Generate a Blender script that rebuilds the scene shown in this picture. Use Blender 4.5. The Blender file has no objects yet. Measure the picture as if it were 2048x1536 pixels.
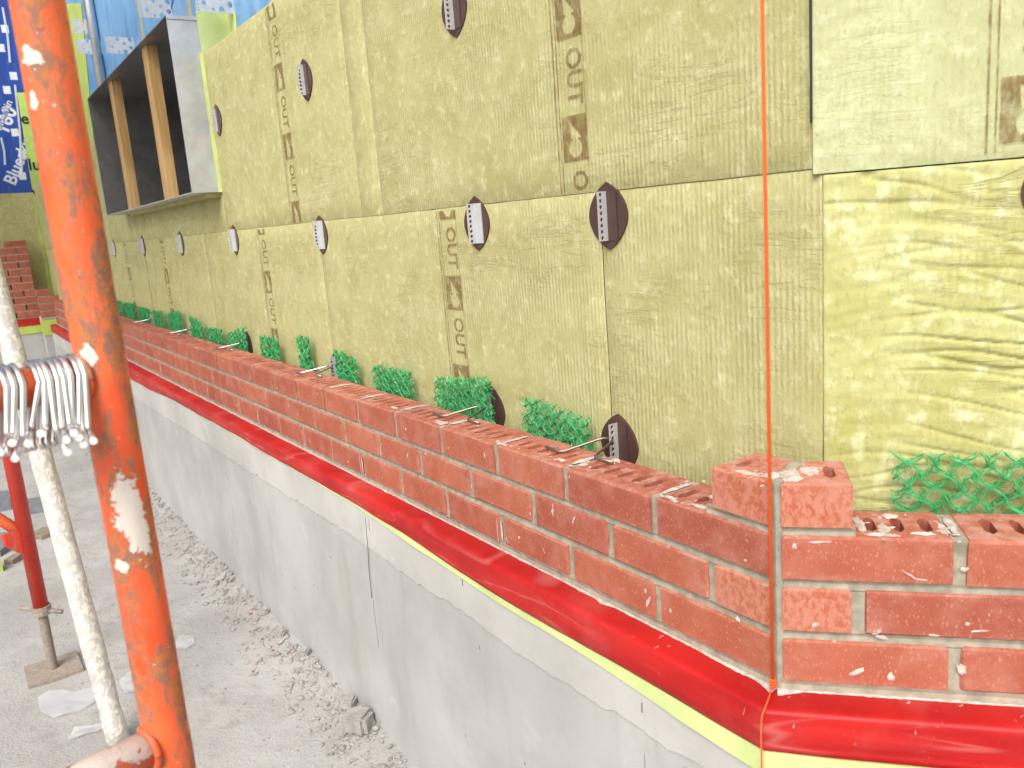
import bpy, bmesh, math, random
import numpy as np
from mathutils import Matrix, Vector, noise

# ------------------------------------------------------------------ camera
T = 0.717144                      # bend of the wall at the corner (41 degrees)
CAM = np.array([0.60463, -0.76319, 0.39484])
YAW, PITCH, ROLL, FPX = math.radians(-56.19777), math.radians(-11.34167), math.radians(-4.45132), 1658.466
def cam_axes():
    cy, sy, cp, sp = math.cos(YAW), math.sin(YAW), math.cos(PITCH), math.sin(PITCH)
    f = np.array([sy*cp, cy*cp, sp]); r = np.array([cy, -sy, 0.]); u = np.cross(r, f)
    cr, sr = math.cos(ROLL), math.sin(ROLL)
    return cr*r+sr*u, -sr*r+cr*u, f
AR, AU, AF = cam_axes()
scene = bpy.context.scene
col = scene.collection
cam_data = bpy.data.cameras.new('camera'); cam = bpy.data.objects.new('camera', cam_data); col.objects.link(cam)
cam.matrix_world = Matrix(((AR[0], AU[0], -AF[0], CAM[0]), (AR[1], AU[1], -AF[1], CAM[1]), (AR[2], AU[2], -AF[2], CAM[2]), (0, 0, 0, 1)))
cam_data.sensor_width = 36; cam_data.lens = FPX/2048*36; cam_data.clip_start = 0.02; cam_data.clip_end = 500
cam_data.dof.use_dof = True; cam_data.dof.focus_distance = 1.7; cam_data.dof.aperture_fstop = 9.0
scene.camera = cam
scene.render.resolution_x, scene.render.resolution_y = 1024, 768

# ------------------------------------------------------------------ light
SUN_EL, SUN_AZ = math.radians(46), math.radians(140)    # azimuth clockwise from +Y
world = bpy.data.worlds.new('World'); scene.world = world; world.use_nodes = True
wn = world.node_tree; wn.nodes.clear()
sky = wn.nodes.new('ShaderNodeTexSky'); sky.sky_type = 'NISHITA'; sky.sun_disc = False
sky.sun_elevation = SUN_EL; sky.sun_rotation = SUN_AZ; sky.dust_density = 6; sky.air_density = 1.2
hs = wn.nodes.new('ShaderNodeHueSaturation'); hs.inputs['Saturation'].default_value = 0.3
bg = wn.nodes.new('ShaderNodeBackground'); bg.inputs['Strength'].default_value = 0.13
wo = wn.nodes.new('ShaderNodeOutputWorld')
wn.links.new(sky.outputs[0], hs.inputs['Color']); wn.links.new(hs.outputs[0], bg.inputs[0]); wn.links.new(bg.outputs[0], wo.inputs[0])
sun_d = bpy.data.lights.new('sun', 'SUN'); sun_d.energy = 1.5; sun_d.angle = math.radians(35); sun_d.color = (1, .96, .9)
sun = bpy.data.objects.new('sun', sun_d); col.objects.link(sun)
sv = Vector((math.sin(SUN_AZ)*math.cos(SUN_EL), math.cos(SUN_AZ)*math.cos(SUN_EL), math.sin(SUN_EL)))
sun.rotation_euler = sv.to_track_quat('Z', 'Y').to_euler(); sun.location = sv*10
vs = scene.view_settings; vs.view_transform = 'Standard'; vs.look = 'None'; vs.gamma = 1; vs.exposure = 0.62; vs.use_curve_mapping = False

random.seed(7); rng = np.random.default_rng(7)
# ------------------------------------------------------------------ geometry helpers
DR = np.array([math.cos(T), math.sin(T), 0.]); NR = np.array([-math.sin(T), math.cos(T), 0.]); TT = math.tan(T/2)
def ray(u, v): return AF + AR*(u-1024)/FPX - AU*(v-768)/FPX
def on_plane(u, v, n, d):
    r = ray(u, v); n = np.array(n, float); return CAM + r*((d-n@CAM)/(n@r))
def on_y(u, v, y): return on_plane(u, v, (0, 1, 0), y)
def on_z(u, v, z): return on_plane(u, v, (0, 0, 1), z)
def on_x(u, v, x): return on_plane(u, v, (1, 0, 0), x)
def project(P):
    q = np.array(P)-CAM; return 1024+FPX*(q@AR)/(q@AF), 768-FPX*(q@AU)/(q@AF)
def z_for(x, y, vpx):            # height on a plumb line that is seen at image row vpx
    lo, hi = -1.2, 2.
    for _ in range(50):
        m = (lo+hi)/2
        if project((x, y, m))[1] > vpx: lo = m
        else: hi = m
    return m
def at_depth(u, v, d): return CAM + ray(u, v)*d
def rw(a, g, z): return DR*a + NR*g + np.array([0, 0, z])      # right wall: along, inward, up

def props(o, label=None, cat=None, group=None, kind=None):
    if label: o['label'] = label
    if cat: o['category'] = cat
    if group: o['group'] = group
    if kind: o['kind'] = kind
    return o
WORLD = {}
def root(name, loc, label, cat, group=None):
    o = bpy.data.objects.new(name, None); o.empty_display_size = .02; col.objects.link(o)
    o.location = loc; WORLD[o] = np.array(loc, float)
    return props(o, label, cat, group)
def link(name, me, parent=None, loc=None, rz=0):
    o = bpy.data.objects.new(name, me); col.objects.link(o)
    w = np.array(loc, float) if loc is not None else (WORLD[parent] if parent else np.zeros(3))
    o.parent = parent
    o.location = Vector(w - (WORLD[parent] if parent else 0)); o.rotation_euler = (0, 0, rz); WORLD[o] = w
    return o
def mk_mesh(name, verts, faces, mat, smooth=False):
    me = bpy.data.meshes.new(name)
    me.from_pydata([tuple(map(float, v)) for v in verts], [], [tuple(map(int, f)) for f in faces]); me.update()
    if mat: me.materials.append(mat)
    if smooth: me.polygons.foreach_set('use_smooth', [True]*len(me.polygons))
    return me
def fix_normals(me):
    bm = bmesh.new(); bm.from_mesh(me); bmesh.ops.recalc_face_normals(bm, faces=bm.faces); bm.to_mesh(me); bm.free(); return me
class MB:
    def __init__(s): s.v = []; s.f = []
    def add(s, v, f):
        n = len(s.v); s.v += [np.array(q, float) for q in v]; s.f += [tuple(i+n for i in q) for q in f]; return s
    def hexa(s, b, t):          # bottom quad, top quad
        return s.add(list(b)+list(t), [(3, 2, 1, 0), (4, 5, 6, 7), (0, 1, 5, 4), (1, 2, 6, 5), (2, 3, 7, 6), (3, 0, 4, 7)])
    def box(s, lo, hi):
        x0, y0, z0 = lo; x1, y1, z1 = hi
        return s.hexa([(x0, y0, z0), (x1, y0, z0), (x1, y1, z0), (x0, y1, z0)], [(x0, y0, z1), (x1, y0, z1), (x1, y1, z1), (x0, y1, z1)])
    def wbox(s, a0, a1, g0, g1, z0, z1):    # box on right wall
        return s.hexa([rw(a0, g0, z0), rw(a1, g0, z0), rw(a1, g1, z0), rw(a0, g1, z0)], [rw(a0, g0, z1), rw(a1, g0, z1), rw(a1, g1, z1), rw(a0, g1, z1)])
    def tube(s, pts, r, n=8, cap=True):
        pts = [np.array(p, float) for p in pts]; m = len(pts); rs = r if hasattr(r, '__len__') else [r]*m
        base = len(s.v); up = np.array([0.31, 0.52, 0.79]); prev = None
        for i, p in enumerate(pts):
            d = pts[min(i+1, m-1)]-pts[max(i-1, 0)]; d = d/(np.linalg.norm(d)+1e-12)
            if prev is None: a = np.cross(d, up)
            else: a = prev - d*(prev@d)
            a = a/(np.linalg.norm(a)+1e-12); prev = a; b = np.cross(d, a)
            for k in range(n):
                w = 2*math.pi*k/n; s.v.append(p+(a*math.cos(w)+b*math.sin(w))*rs[i])
        for i in range(m-1):
            for k in range(n):
                q = base+i*n; s.f.append((q+k, q+(k+1) % n, q+n+(k+1) % n, q+n+k))
        if cap:
            s.f.append(tuple(base+k for k in reversed(range(n)))); s.f.append(tuple(base+(m-1)*n+k for k in range(n)))
        return s
    def build(s, name, mat, parent=None, smooth=False, base=None):
        w = np.array(base, float) if base is not None else (WORLD[parent] if parent else np.zeros(3))
        me = mk_mesh(name, [v-w for v in s.v], s.f, mat, smooth)
        return link(name, me, parent, w)
def nz(x, y=0, z=0): return noise.noise(Vector((x, y, z)))
def arc(p, q, r, n=5): return [p+(q-p)*i/n for i in range(n+1)]
def interp(tab, x):
    return float(np.interp(x, [t[0] for t in tab], [t[1] for t in tab]))

# ------------------------------------------------------------------ materials
def new_mat(name):
    m = bpy.data.materials.new(name); m.use_nodes = True; nt = m.node_tree
    return m, nt, nt.nodes['Principled BSDF']
def nd(nt, typ, ins=None, **kw):
    n = nt.nodes.new(typ)
    for k, v in kw.items(): setattr(n, k, v)
    for k, v in (ins or {}).items():
        if isinstance(v, bpy.types.NodeSocket): nt.links.new(v, n.inputs[k])
        else: n.inputs[k].default_value = v
    return n
def c4(c): return (c[0], c[1], c[2], 1)
def tex(nt, out='Object', scale=(1, 1, 1), rand=False):
    tc = nd(nt, 'ShaderNodeTexCoord'); s = tc.outputs[out]
    if rand:
        oi = nd(nt, 'ShaderNodeObjectInfo')
        mm = nd(nt, 'ShaderNodeMath', {0: oi.outputs['Random'], 1: 37.}, operation='MULTIPLY')
        s = nd(nt, 'ShaderNodeVectorMath', {0: s, 1: mm.outputs[0]}, operation='ADD').outputs[0]
    if scale != (1, 1, 1): s = nd(nt, 'ShaderNodeMapping', {'Vector': s, 'Scale': scale}).outputs[0]
    return s
def noi(nt, vec, scale, detail=4, rough=.55, dist=0.):
    return nd(nt, 'ShaderNodeTexNoise', {'Vector': vec, 'Scale': scale, 'Detail': detail, 'Roughness': rough, 'Distortion': dist}).outputs['Fac']
def ramp(nt, fac, a, b, smooth=True):
    return nd(nt, 'ShaderNodeMapRange', {'Value': fac, 'From Min': a, 'From Max': b, 'To Min': 0., 'To Max': 1.}, interpolation_type='SMOOTHSTEP' if smooth else 'LINEAR').outputs[0]
def mix(nt, fac, a, b, mode='MIX'):
    n = nt.nodes.new('ShaderNodeMix'); n.data_type = 'RGBA'; n.blend_type = mode
    for k, v in ((0, fac), (6, a), (7, b)):
        if isinstance(v, bpy.types.NodeSocket): nt.links.new(v, n.inputs[k])
        else: n.inputs[k].default_value = c4(v) if hasattr(v, '__len__') else v
    return n.outputs[2]
def mth(nt, op, a, b=0.): return nd(nt, 'ShaderNodeMath', {0: a, 1: b}, operation=op).outputs[0]
def bump(nt, bsdf, h, strength=.3, dist=.002):
    b = nd(nt, 'ShaderNodeBump', {'Height': h, 'Strength': strength, 'Distance': dist}); nt.links.new(b.outputs[0], bsdf.inputs['Normal'])
def setc(nt, bsdf, c, rough=.8, metal=0., spec=.4):
    if isinstance(c, bpy.types.NodeSocket): nt.links.new(c, bsdf.inputs['Base Color'])
    else: bsdf.inputs['Base Color'].default_value = c4(c)
    if isinstance(rough, bpy.types.NodeSocket): nt.links.new(rough, bsdf.inputs['Roughness'])
    else: bsdf.inputs['Roughness'].default_value = rough
    bsdf.inputs['Metallic'].default_value = metal; bsdf.inputs['Specular IOR Level'].default_value = spec
def plain(name, c, rough=.7, metal=0., var=.15, scale=30, bmp=.1, spec=.4):
    m, nt, b = new_mat(name); v = tex(nt, rand=True); n = noi(nt, v, scale, 5)
    cc = mix(nt, ramp(nt, n, .25, .75), tuple(x*(1-var) for x in c), tuple(min(1, x*(1+var)) for x in c))
    setc(nt, b, cc, rough, metal, spec); bump(nt, b, n, bmp, .002); return m

def wool_mat(name, crinkle, c_lo, c_mid, c_hi, printed=None, ridge_amt=1.):
    m, nt, b = new_mat(name); v = tex(nt)
    blot = noi(nt, v, 9, 5, .6); blot2 = noi(nt, v, 38, 4, .65)
    fine = noi(nt, nd(nt, 'ShaderNodeMapping', {'Vector': v, 'Scale': (220, 220, 70)}).outputs[0], 1., 3, .7)
    wav = nd(nt, 'ShaderNodeTexWave', {'Vector': v, 'Scale': 33., 'Distortion': 2.2, 'Detail': 4., 'Detail Scale': 2.2, 'Detail Roughness': .7}, wave_type='BANDS', bands_direction='X').outputs['Fac']
    str_ = mth(nt, 'MULTIPLY', ramp(nt, noi(nt, v, 6, 3), .32, .65), ramp(nt, noi(nt, v, 55, 4, .7), .25, .62))
    ridge = mth(nt, 'MULTIPLY', mth(nt, 'MULTIPLY', wav, str_), ridge_amt)
    h1 = nd(nt, 'ShaderNodeMapping', {'Vector': v, 'Scale': (5, 5, 36)}).outputs[0]
    cr = noi(nt, h1, 1., 5, .6, .6); crk = ramp(nt, mth(nt, 'ABSOLUTE', mth(nt, 'SUBTRACT', cr, .5)), 0., .045)
    crm = mth(nt, 'MULTIPLY', mth(nt, 'SUBTRACT', 1., crk), ramp(nt, noi(nt, v, 5, 2), .45, .65))
    c = mix(nt, ramp(nt, blot, .3, .7), c_lo, c_mid)
    c = mix(nt, ramp(nt, blot2, .48, .82), c, c_hi)
    c = mix(nt, mth(nt, 'MULTIPLY', ridge, .34), c, c_hi)
    c = mix(nt, mth(nt, 'MULTIPLY', ramp(nt, fine, .48, .75), .45), c, tuple(x*.66 for x in c_lo))
    c = mix(nt, mth(nt, 'MULTIPLY', crm, crinkle), c, tuple(x*.55 for x in c_lo))
    oi = nd(nt, 'ShaderNodeObjectInfo').outputs['Random']
    if not printed: c = mix(nt, mth(nt, 'MULTIPLY', oi, .07), c, tuple(x*.55 for x in c_lo))
    h = mth(nt, 'ADD', mth(nt, 'MULTIPLY', ridge, .8), mth(nt, 'MULTIPLY', blot2, 1.2))
    h = mth(nt, 'ADD', h, mth(nt, 'MULTIPLY', fine, .6)); h = mth(nt, 'SUBTRACT', h, mth(nt, 'MULTIPLY', crm, crinkle*1.5))
    setc(nt, b, c, .95, 0, .15); bump(nt, b, h, .65, .0022)
    if printed:
        nt.links.new(mix(nt, .22, printed, c), b.inputs['Base Color'])
        tr = nd(nt, 'ShaderNodeBsdfTransparent'); a = ramp(nt, mth(nt, 'ADD', mth(nt, 'MULTIPLY', fine, .7), mth(nt, 'MULTIPLY', noi(nt, v, 45, 3), .5)), .38, .78)
        a = mth(nt, 'ADD', mth(nt, 'MULTIPLY', a, .75), .06)
        ms = nd(nt, 'ShaderNodeMixShader', {0: a, 1: b.outputs[0], 2: tr.outputs[0]})
        nt.links.new(ms.outputs[0], nt.nodes['Material Output'].inputs[0])
    return m
WLO, WMID, WHI = (.37, .34, .145), (.455, .43, .21), (.62, .61, .37)
M_wool = wool_mat('mineral_wool', .20, WLO, WMID, WHI)
M_wool2 = wool_mat('mineral_wool_loose', .45, (.37, .355, .125), (.47, .465, .215), (.66, .68, .44), ridge_amt=.28)  # loose wool face; colour also lightened for flash on the lower right board
M_wool3 = wool_mat('mineral_wool_flash_lit', .12, (.40, .41, .21), (.47, .49, .275), (.57, .59, .39), ridge_amt=.8)  # paler tint paints flash brightness into the upper right board
M_print = wool_mat('brown_print', .1, WLO, WMID, WHI, (.17, .065, .016))

def brick_mat(name, cut):
    m, nt, b = new_mat(name); v = tex(nt, rand=True); oi = nd(nt, 'ShaderNodeObjectInfo').outputs['Random']
    n1 = noi(nt, v, 14, 4); n2 = noi(nt, v, 60, 5, .7)
    c = mix(nt, ramp(nt, n1, .3, .7), (.34, .094, .052), (.405, .122, .07))
    c = mix(nt, mth(nt, 'MULTIPLY', oi, .8), c, (.27, .066, .044))
    if cut:
        bl = ramp(nt, noi(nt, nd(nt, 'ShaderNodeMapping', {'Vector': v, 'Scale': (150, 150, 90)}).outputs[0], 1., 4, .6, .5), .42, .56)
        c = mix(nt, bl, (.37, .105, .055), (.45, .175, .115))
    # pale mortar bloom towards the brick's edges and in patches
    g = nd(nt, 'ShaderNodeSeparateXYZ', {0: nd(nt, 'ShaderNodeTexCoord').outputs['Generated']})
    ex = ramp(nt, mth(nt, 'ABSOLUTE', mth(nt, 'SUBTRACT', g.outputs[0], .5)), .36, .5)
    ez = ramp(nt, mth(nt, 'ABSOLUTE', mth(nt, 'SUBTRACT', g.outputs[2], .5)), .28, .5)
    e = mth(nt, 'MAXIMUM', ex, ez); patch = ramp(nt, noi(nt, v, 22, 3), .42, .72)
    bloom = mth(nt, 'ADD', mth(nt, 'MULTIPLY', mth(nt, 'MULTIPLY', e, ramp(nt, n2, .4, .62)), .30), mth(nt, 'MULTIPLY', patch, .34))
    c = mix(nt, bloom, c, (.46, .215, .165))
    # fine pale grit, drawn a little slanted
    sp = noi(nt, nd(nt, 'ShaderNodeMapping', {'Vector': v, 'Rotation': (0, .5, 0), 'Scale': (420, 420, 210)}).outputs[0], 1., 2, .5)
    c = mix(nt, mth(nt, 'MULTIPLY', ramp(nt, sp, .59, .72), .46), c, (.56, .31, .21))
    big = noi(nt, nd(nt, 'ShaderNodeMapping', {'Vector': v, 'Rotation': (0, .6, 0), 'Scale': (55, 55, 26)}).outputs[0], 1., 3, .55)
    c = mix(nt, mth(nt, 'MULTIPLY', ramp(nt, big, .71, .76), .8), c, (.66, .56, .48))
    # mortar dust lying on upward faces
    nr = nd(nt, 'ShaderNodeSeparateXYZ', {0: nd(nt, 'ShaderNodeNewGeometry').outputs['Normal']}).outputs[2]
    du = mth(nt, 'MULTIPLY', ramp(nt, nr, .6, .9), ramp(nt, noi(nt, v, 30, 5, .65), .47, .66))
    c = mix(nt, mth(nt, 'MULTIPLY', du, .38), c, (.50, .34, .28))
    setc(nt, b, c, .9, 0, .25); bump(nt, b, mth(nt, 'ADD', n2, mth(nt, 'MULTIPLY', sp, .6)), .45, .0016); return m
M_brick = brick_mat('red_brick', False); M_cut = brick_mat('cut_red_brick', True)
M_mortar = plain('mortar', (.305, .275, .212), .95, var=.24, scale=60, bmp=.5, spec=.15)
M_lime = plain('white_mortar_smear', (.50, .42, .375), .95, var=.3, scale=90, bmp=.5, spec=.15)

def flash_mat():
    m, nt, b = new_mat('red_membrane'); v = tex(nt); n = noi(nt, nd(nt, 'ShaderNodeMapping', {'Vector': v, 'Scale': (5, 5, 26)}).outputs[0], 1., 4)
    c = mix(nt, ramp(nt, n, .3, .7), (.34, .006, .007), (.47, .013, .010))
    sc = noi(nt, nd(nt, 'ShaderNodeMapping', {'Vector': v, 'Rotation': (0, .25, 0), 'Scale': (150, 40, 22)}).outputs[0], 1., 2, .5)
    c = mix(nt, mth(nt, 'MULTIPLY', ramp(nt, sc, .735, .76), .7), c, (.65, .45, .40))
    c = mix(nt, mth(nt, 'MULTIPLY', ramp(nt, noi(nt, v, 8, 6, .65), .45, .8), .22), c, (.45, .17, .16))
    cr = noi(nt, nd(nt, 'ShaderNodeMapping', {'Vector': v, 'Scale': (3.0, 3.0, 26)}).outputs[0], 1., 2, .5, .35)
    rd = mth(nt, 'SUBTRACT', 1., ramp(nt, mth(nt, 'ABSOLUTE', mth(nt, 'SUBTRACT', cr, .5)), 0., .035))
    rd = mth(nt, 'MULTIPLY', rd, ramp(nt, noi(nt, v, 6, 2), .38, .6))
    c = mix(nt, mth(nt, 'MULTIPLY', rd, .30), c, (.55, .20, .18))
    sp = noi(nt, v, 210, 2, .5); c = mix(nt, mth(nt, 'MULTIPLY', ramp(nt, sp, .70, .78), .35), c, (.55, .35, .32))
    h = mth(nt, 'ADD', n, mth(nt, 'MULTIPLY', rd, .9))
    setc(nt, b, c, mth(nt, 'ADD', .38, mth(nt, 'MULTIPLY', noi(nt, v, 14, 4), .22)), 0, .3); bump(nt, b, h, .16, .004); return m
M_red = flash_mat()
M_yel = plain('yellow_green_membrane', (.53, .61, .25), .5, var=.12, scale=12, bmp=.25)
M_yel_dk = plain('yellow_green_tape', (.42, .52, .11), .5, var=.14, scale=10, bmp=.3)

def concrete_mat(name, base, pits, dirt):
    m, nt, b = new_mat(name); v = tex(nt)
    n = noi(nt, v, 3.2, 6, .62); n2 = noi(nt, nd(nt, 'ShaderNodeMapping', {'Vector': v, 'Scale': (9, 9, 1.4)}).outputs[0], 1., 5, .6); n3 = noi(nt, v, 90, 4)
    c = mix(nt, ramp(nt, n, .3, .7), tuple(x*.86 for x in base), tuple(x*1.07 for x in base))
    c = mix(nt, mth(nt, 'MULTIPLY', ramp(nt, n2, .52, .75), dirt), c, (base[0]*.78, base[1]*.76, base[2]*.70))
    c = mix(nt, mth(nt, 'MULTIPLY', ramp(nt, noi(nt, v, 7, 5, .6, .5), .62, .7), .35), c, tuple(min(.8, x*1.22) for x in base))
    h = mth(nt, 'ADD', mth(nt, 'MULTIPLY', n3, .4), n)
    if pits:
        vo = nd(nt, 'ShaderNodeTexVoronoi', {'Vector': nd(nt, 'ShaderNodeMapping', {'Vector': v, 'Scale': (1.5, 1.5, .8)}).outputs[0], 'Scale': 16., 'Randomness': 1.})
        pit = mth(nt, 'SUBTRACT', 1., ramp(nt, vo.outputs['Distance'], .035, .075))
        pit = mth(nt, 'MULTIPLY', pit, ramp(nt, noi(nt, v, 4, 2), .42, .55))
        c = mix(nt, mth(nt, 'MULTIPLY', pit, .75), c, (.10, .09, .085)); h = mth(nt, 'SUBTRACT', h, mth(nt, 'MULTIPLY', pit, 2.))
        fl = ramp(nt, noi(nt, nd(nt, 'ShaderNodeMapping', {'Vector': v, 'Scale': (60, 60, 7)}).outputs[0], 1., 2, .5), .76, .80)
        c = mix(nt, mth(nt, 'MULTIPLY', fl, .55), c, (.16, .15, .14))
    setc(nt, b, c, .88, 0, .25); bump(nt, b, h, .35, .004); return m
M_conc = concrete_mat('cast_concrete', (.415, .41, .395), True, .75)
M_parge = concrete_mat('pale_parge_coat', (.475, .465, .44), False, .45)

def ground_mat():
    m, nt, b = new_mat('dusty_ground'); v = tex(nt)
    n = noi(nt, v, 2.2, 7, .62); n2 = noi(nt, v, 17, 5, .6); n3 = noi(nt, v, 120, 4, .7)
    c = mix(nt, ramp(nt, n, .3, .7), (.33, .32, .305), (.43, .42, .405))
    c = mix(nt, mth(nt, 'MULTIPLY', ramp(nt, n2, .5, .75), .5), c, (.26, .245, .23))
    c = mix(nt, mth(nt, 'MULTIPLY', ramp(nt, n3, .6, .75), .35), c, (.22, .2, .185))
    d = noi(nt, nd(nt, 'ShaderNodeMapping', {'Vector': v, 'Scale': (30, 55, 30)}).outputs[0], 1., 2, .5)
    c = mix(nt, mth(nt, 'MULTIPLY', ramp(nt, d, .74, .78), .55), c, (.13, .11, .10))
    setc(nt, b, c, .95, 0, .2); bump(nt, b, mth(nt, 'ADD', mth(nt, 'MULTIPLY', n2, 2.), n3), .6, .008); return m
M_ground = ground_mat()

def pole_mat(name, c1, c2, rustlo, rusthi, white, splats=()):
    m, nt, b = new_mat(name); v = tex(nt)
    n = noi(nt, v, 7, 4); r1 = noi(nt, nd(nt, 'ShaderNodeMapping', {'Vector': v, 'Scale': (42, 42, 17)}).outputs[0], 1., 8, .72, .3)
    ru = noi(nt, v, 130, 4, .7)
    c = mix(nt, ramp(nt, n, .35, .65), c1, c2)
    rm = ramp(nt, r1, rustlo, rusthi)
    rc = mix(nt, ramp(nt, ru, .4, .6), (.22, .13, .095), (.46, .16, .045))
    c = mix(nt, mth(nt, 'MULTIPLY', rm, .92), c, rc)
    sp = noi(nt, nd(nt, 'ShaderNodeMapping', {'Vector': v, 'Scale': (75, 75, 60)}).outputs[0], 3.1 if white < .5 else 1., 3, .55)
    wm = ramp(nt, sp, .70 if white < .5 else .42, .74 if white < .5 else .6)
    for (p, rad, hh) in splats:
        dv = nd(nt, 'ShaderNodeMapping', {'Vector': v, 'Location': tuple(-np.array(p)/np.array([rad, rad, hh])), 'Scale': (1/rad, 1/rad, 1/hh)}).outputs[0]
        ln = nd(nt, 'ShaderNodeVectorMath', {0: dv}, operation='LENGTH').outputs['Value']
        ln = mth(nt, 'ADD', ln, mth(nt, 'MULTIPLY', mth(nt, 'SUBTRACT', noi(nt, v, 110, 5, .65), .5), 2.6))
        wm = mth(nt, 'MAXIMUM', wm, mth(nt, 'SUBTRACT', 1., ramp(nt, ln, .85, 1.)))
    c = mix(nt, mth(nt, 'MULTIPLY', wm, .95), c, (.66, .60, .53))
    rg = mth(nt, 'ADD', .28, mth(nt, 'MULTIPLY', mth(nt, 'MAXIMUM', rm, wm), .55))
    setc(nt, b, c, rg, 0, .5); bump(nt, b, mth(nt, 'ADD', mth(nt, 'MULTIPLY', ru, mth(nt, 'ADD', rm, .15)), mth(nt, 'MULTIPLY', wm, 1.5)), .5, .0012); return m

def galv_mat(name, c, rough, metal=1.):
    m, nt, b = new_mat(name); v = tex(nt, rand=True)
    vo = nd(nt, 'ShaderNodeTexVoronoi', {'Vector': v, 'Scale': 60.}); n = noi(nt, v, 9, 5)
    cc = mix(nt, ramp(nt, n, .3, .7), tuple(x*.8 for x in c), c); cc = mix(nt, .12, cc, vo.outputs['Color'], 'SOFT_LIGHT')
    setc(nt, b, cc, mth(nt, 'ADD', rough, mth(nt, 'MULTIPLY', n, .15)), metal); return m
M_galv = galv_mat('galvanised_steel', (.62, .62, .63), .32); M_galv_box = galv_mat('galvanised_sheet', (.55, .57, .59), .42, .5)
M_galv_shade = galv_mat('shaded_galvanised_sheet', (.27, .265, .26), .36, .8)  # galvanised sheet with the box interior's shade put into its colour
M_wire = galv_mat('bright_wire', (.72, .71, .70), .22); M_wire_old = galv_mat('dull_wire', (.36, .32, .27), .4)
M_lit_end = plain('flash_lit_wire_end', (.9, .9, .9), .5, 0., .02)  # white colour stands in for the flash glint on the wire ends
M_plate = plain('brown_washer_plate', (.085, .045, .038), .32, .25, .12, 40, .05, .5)
M_greyplate = plain('pale_zinc_plate', (.56, .57, .58), .45, .4, .08, 50, .1)
M_wood = None
def wood_mat():
    m, nt, b = new_mat('spruce_stud'); v = tex(nt)
    n = noi(nt, nd(nt, 'ShaderNodeMapping', {'Vector': v, 'Scale': (60, 60, 4)}).outputs[0], 1., 5, .6, .4)
    kn = ramp(nt, noi(nt, nd(nt, 'ShaderNodeMapping', {'Vector': v, 'Scale': (30, 30, 9)}).outputs[0], 1., 2), .72, .78)
    c = mix(nt, ramp(nt, n, .3, .7), (.42, .25, .09), (.60, .40, .18)); c = mix(nt, kn, c, (.16, .08, .03))
    setc(nt, b, c, .75, 0, .3); bump(nt, b, n, .2, .001); return m
M_wood = wood_mat()
def blue_mat(name, c1, c2):
    m, nt, b = new_mat(name); v = tex(nt)
    n = noi(nt, nd(nt, 'ShaderNodeMapping', {'Vector': v, 'Scale': (7, 7, 3), 'Rotation': (0, .5, 0)}).outputs[0], 1., 6, .65, .8)
    s = noi(nt, nd(nt, 'ShaderNodeMapping', {'Vector': v, 'Scale': (60, 60, 9), 'Rotation': (0, .6, 0)}).outputs[0], 1., 4)
    c = mix(nt, ramp(nt, n, .3, .7), c1, c2); c = mix(nt, mth(nt, 'MULTIPLY', ramp(nt, s, .6, .8), .3), c, (.5, .6, .7))
    setc(nt, b, c, .35, 0, .5); bump(nt, b, n, .3, .006); return m
M_blue = blue_mat('blue_membrane', (.10, .26, .50), (.20, .42, .68)); M_blue2 = blue_mat('deep_blue_membrane', (.012, .04, .22), (.02, .07, .32))
M_beige = plain('seam_strip', (.40, .37, .27), .7, var=.1); M_black = plain('black_print', (.015, .015, .015), .6, var=.1)
M_whiteprint = plain('white_print', (.62, .64, .68), .6, var=.1); M_string = plain('orange_line', (.80, .12, .02), .7, var=.15, scale=400, bmp=.3)
def green_mat():
    m, nt, b = new_mat('green_polymer_mesh'); v = tex(nt, rand=True); n = noi(nt, v, 40, 3)
    setc(nt, b, mix(nt, ramp(nt, n, .3, .7), (.018, .25, .07), (.055, .46, .16)), .38, 0, .5); return m
M_green = green_mat()
def plastic_mat():
    m, nt, b = new_mat('clear_plastic_scrap'); setc(nt, b, (.75, .76, .80), .25, 0, .6)
    tr = nd(nt, 'ShaderNodeBsdfTransparent'); ms = nd(nt, 'ShaderNodeMixShader', {0: .62, 1: b.outputs[0], 2: tr.outputs[0]})
    nt.links.new(ms.outputs[0], nt.nodes['Material Output'].inputs[0]); return m
M_plastic = plastic_mat()
M_crack = plain('crack_shade', (.17, .165, .155), .9)
M_stone = plain('grey_rubble', (.315, .30, .28), .95, var=.22, scale=25, bmp=.6, spec=.2)
M_chip = plain('brick_chip', (.30, .10, .07), .95, var=.2)
M_rust = plain('rusty_steel', (.28, .235, .195), .85, var=.22, scale=110, bmp=.5)
M_timber = plain('weathered_board', (.24, .19, .15), .85, var=.25, scale=25, bmp=.4)
M_bluegrey = plain('blue_grey_scrap', (.17, .18, .205), .7, var=.2)

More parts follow.
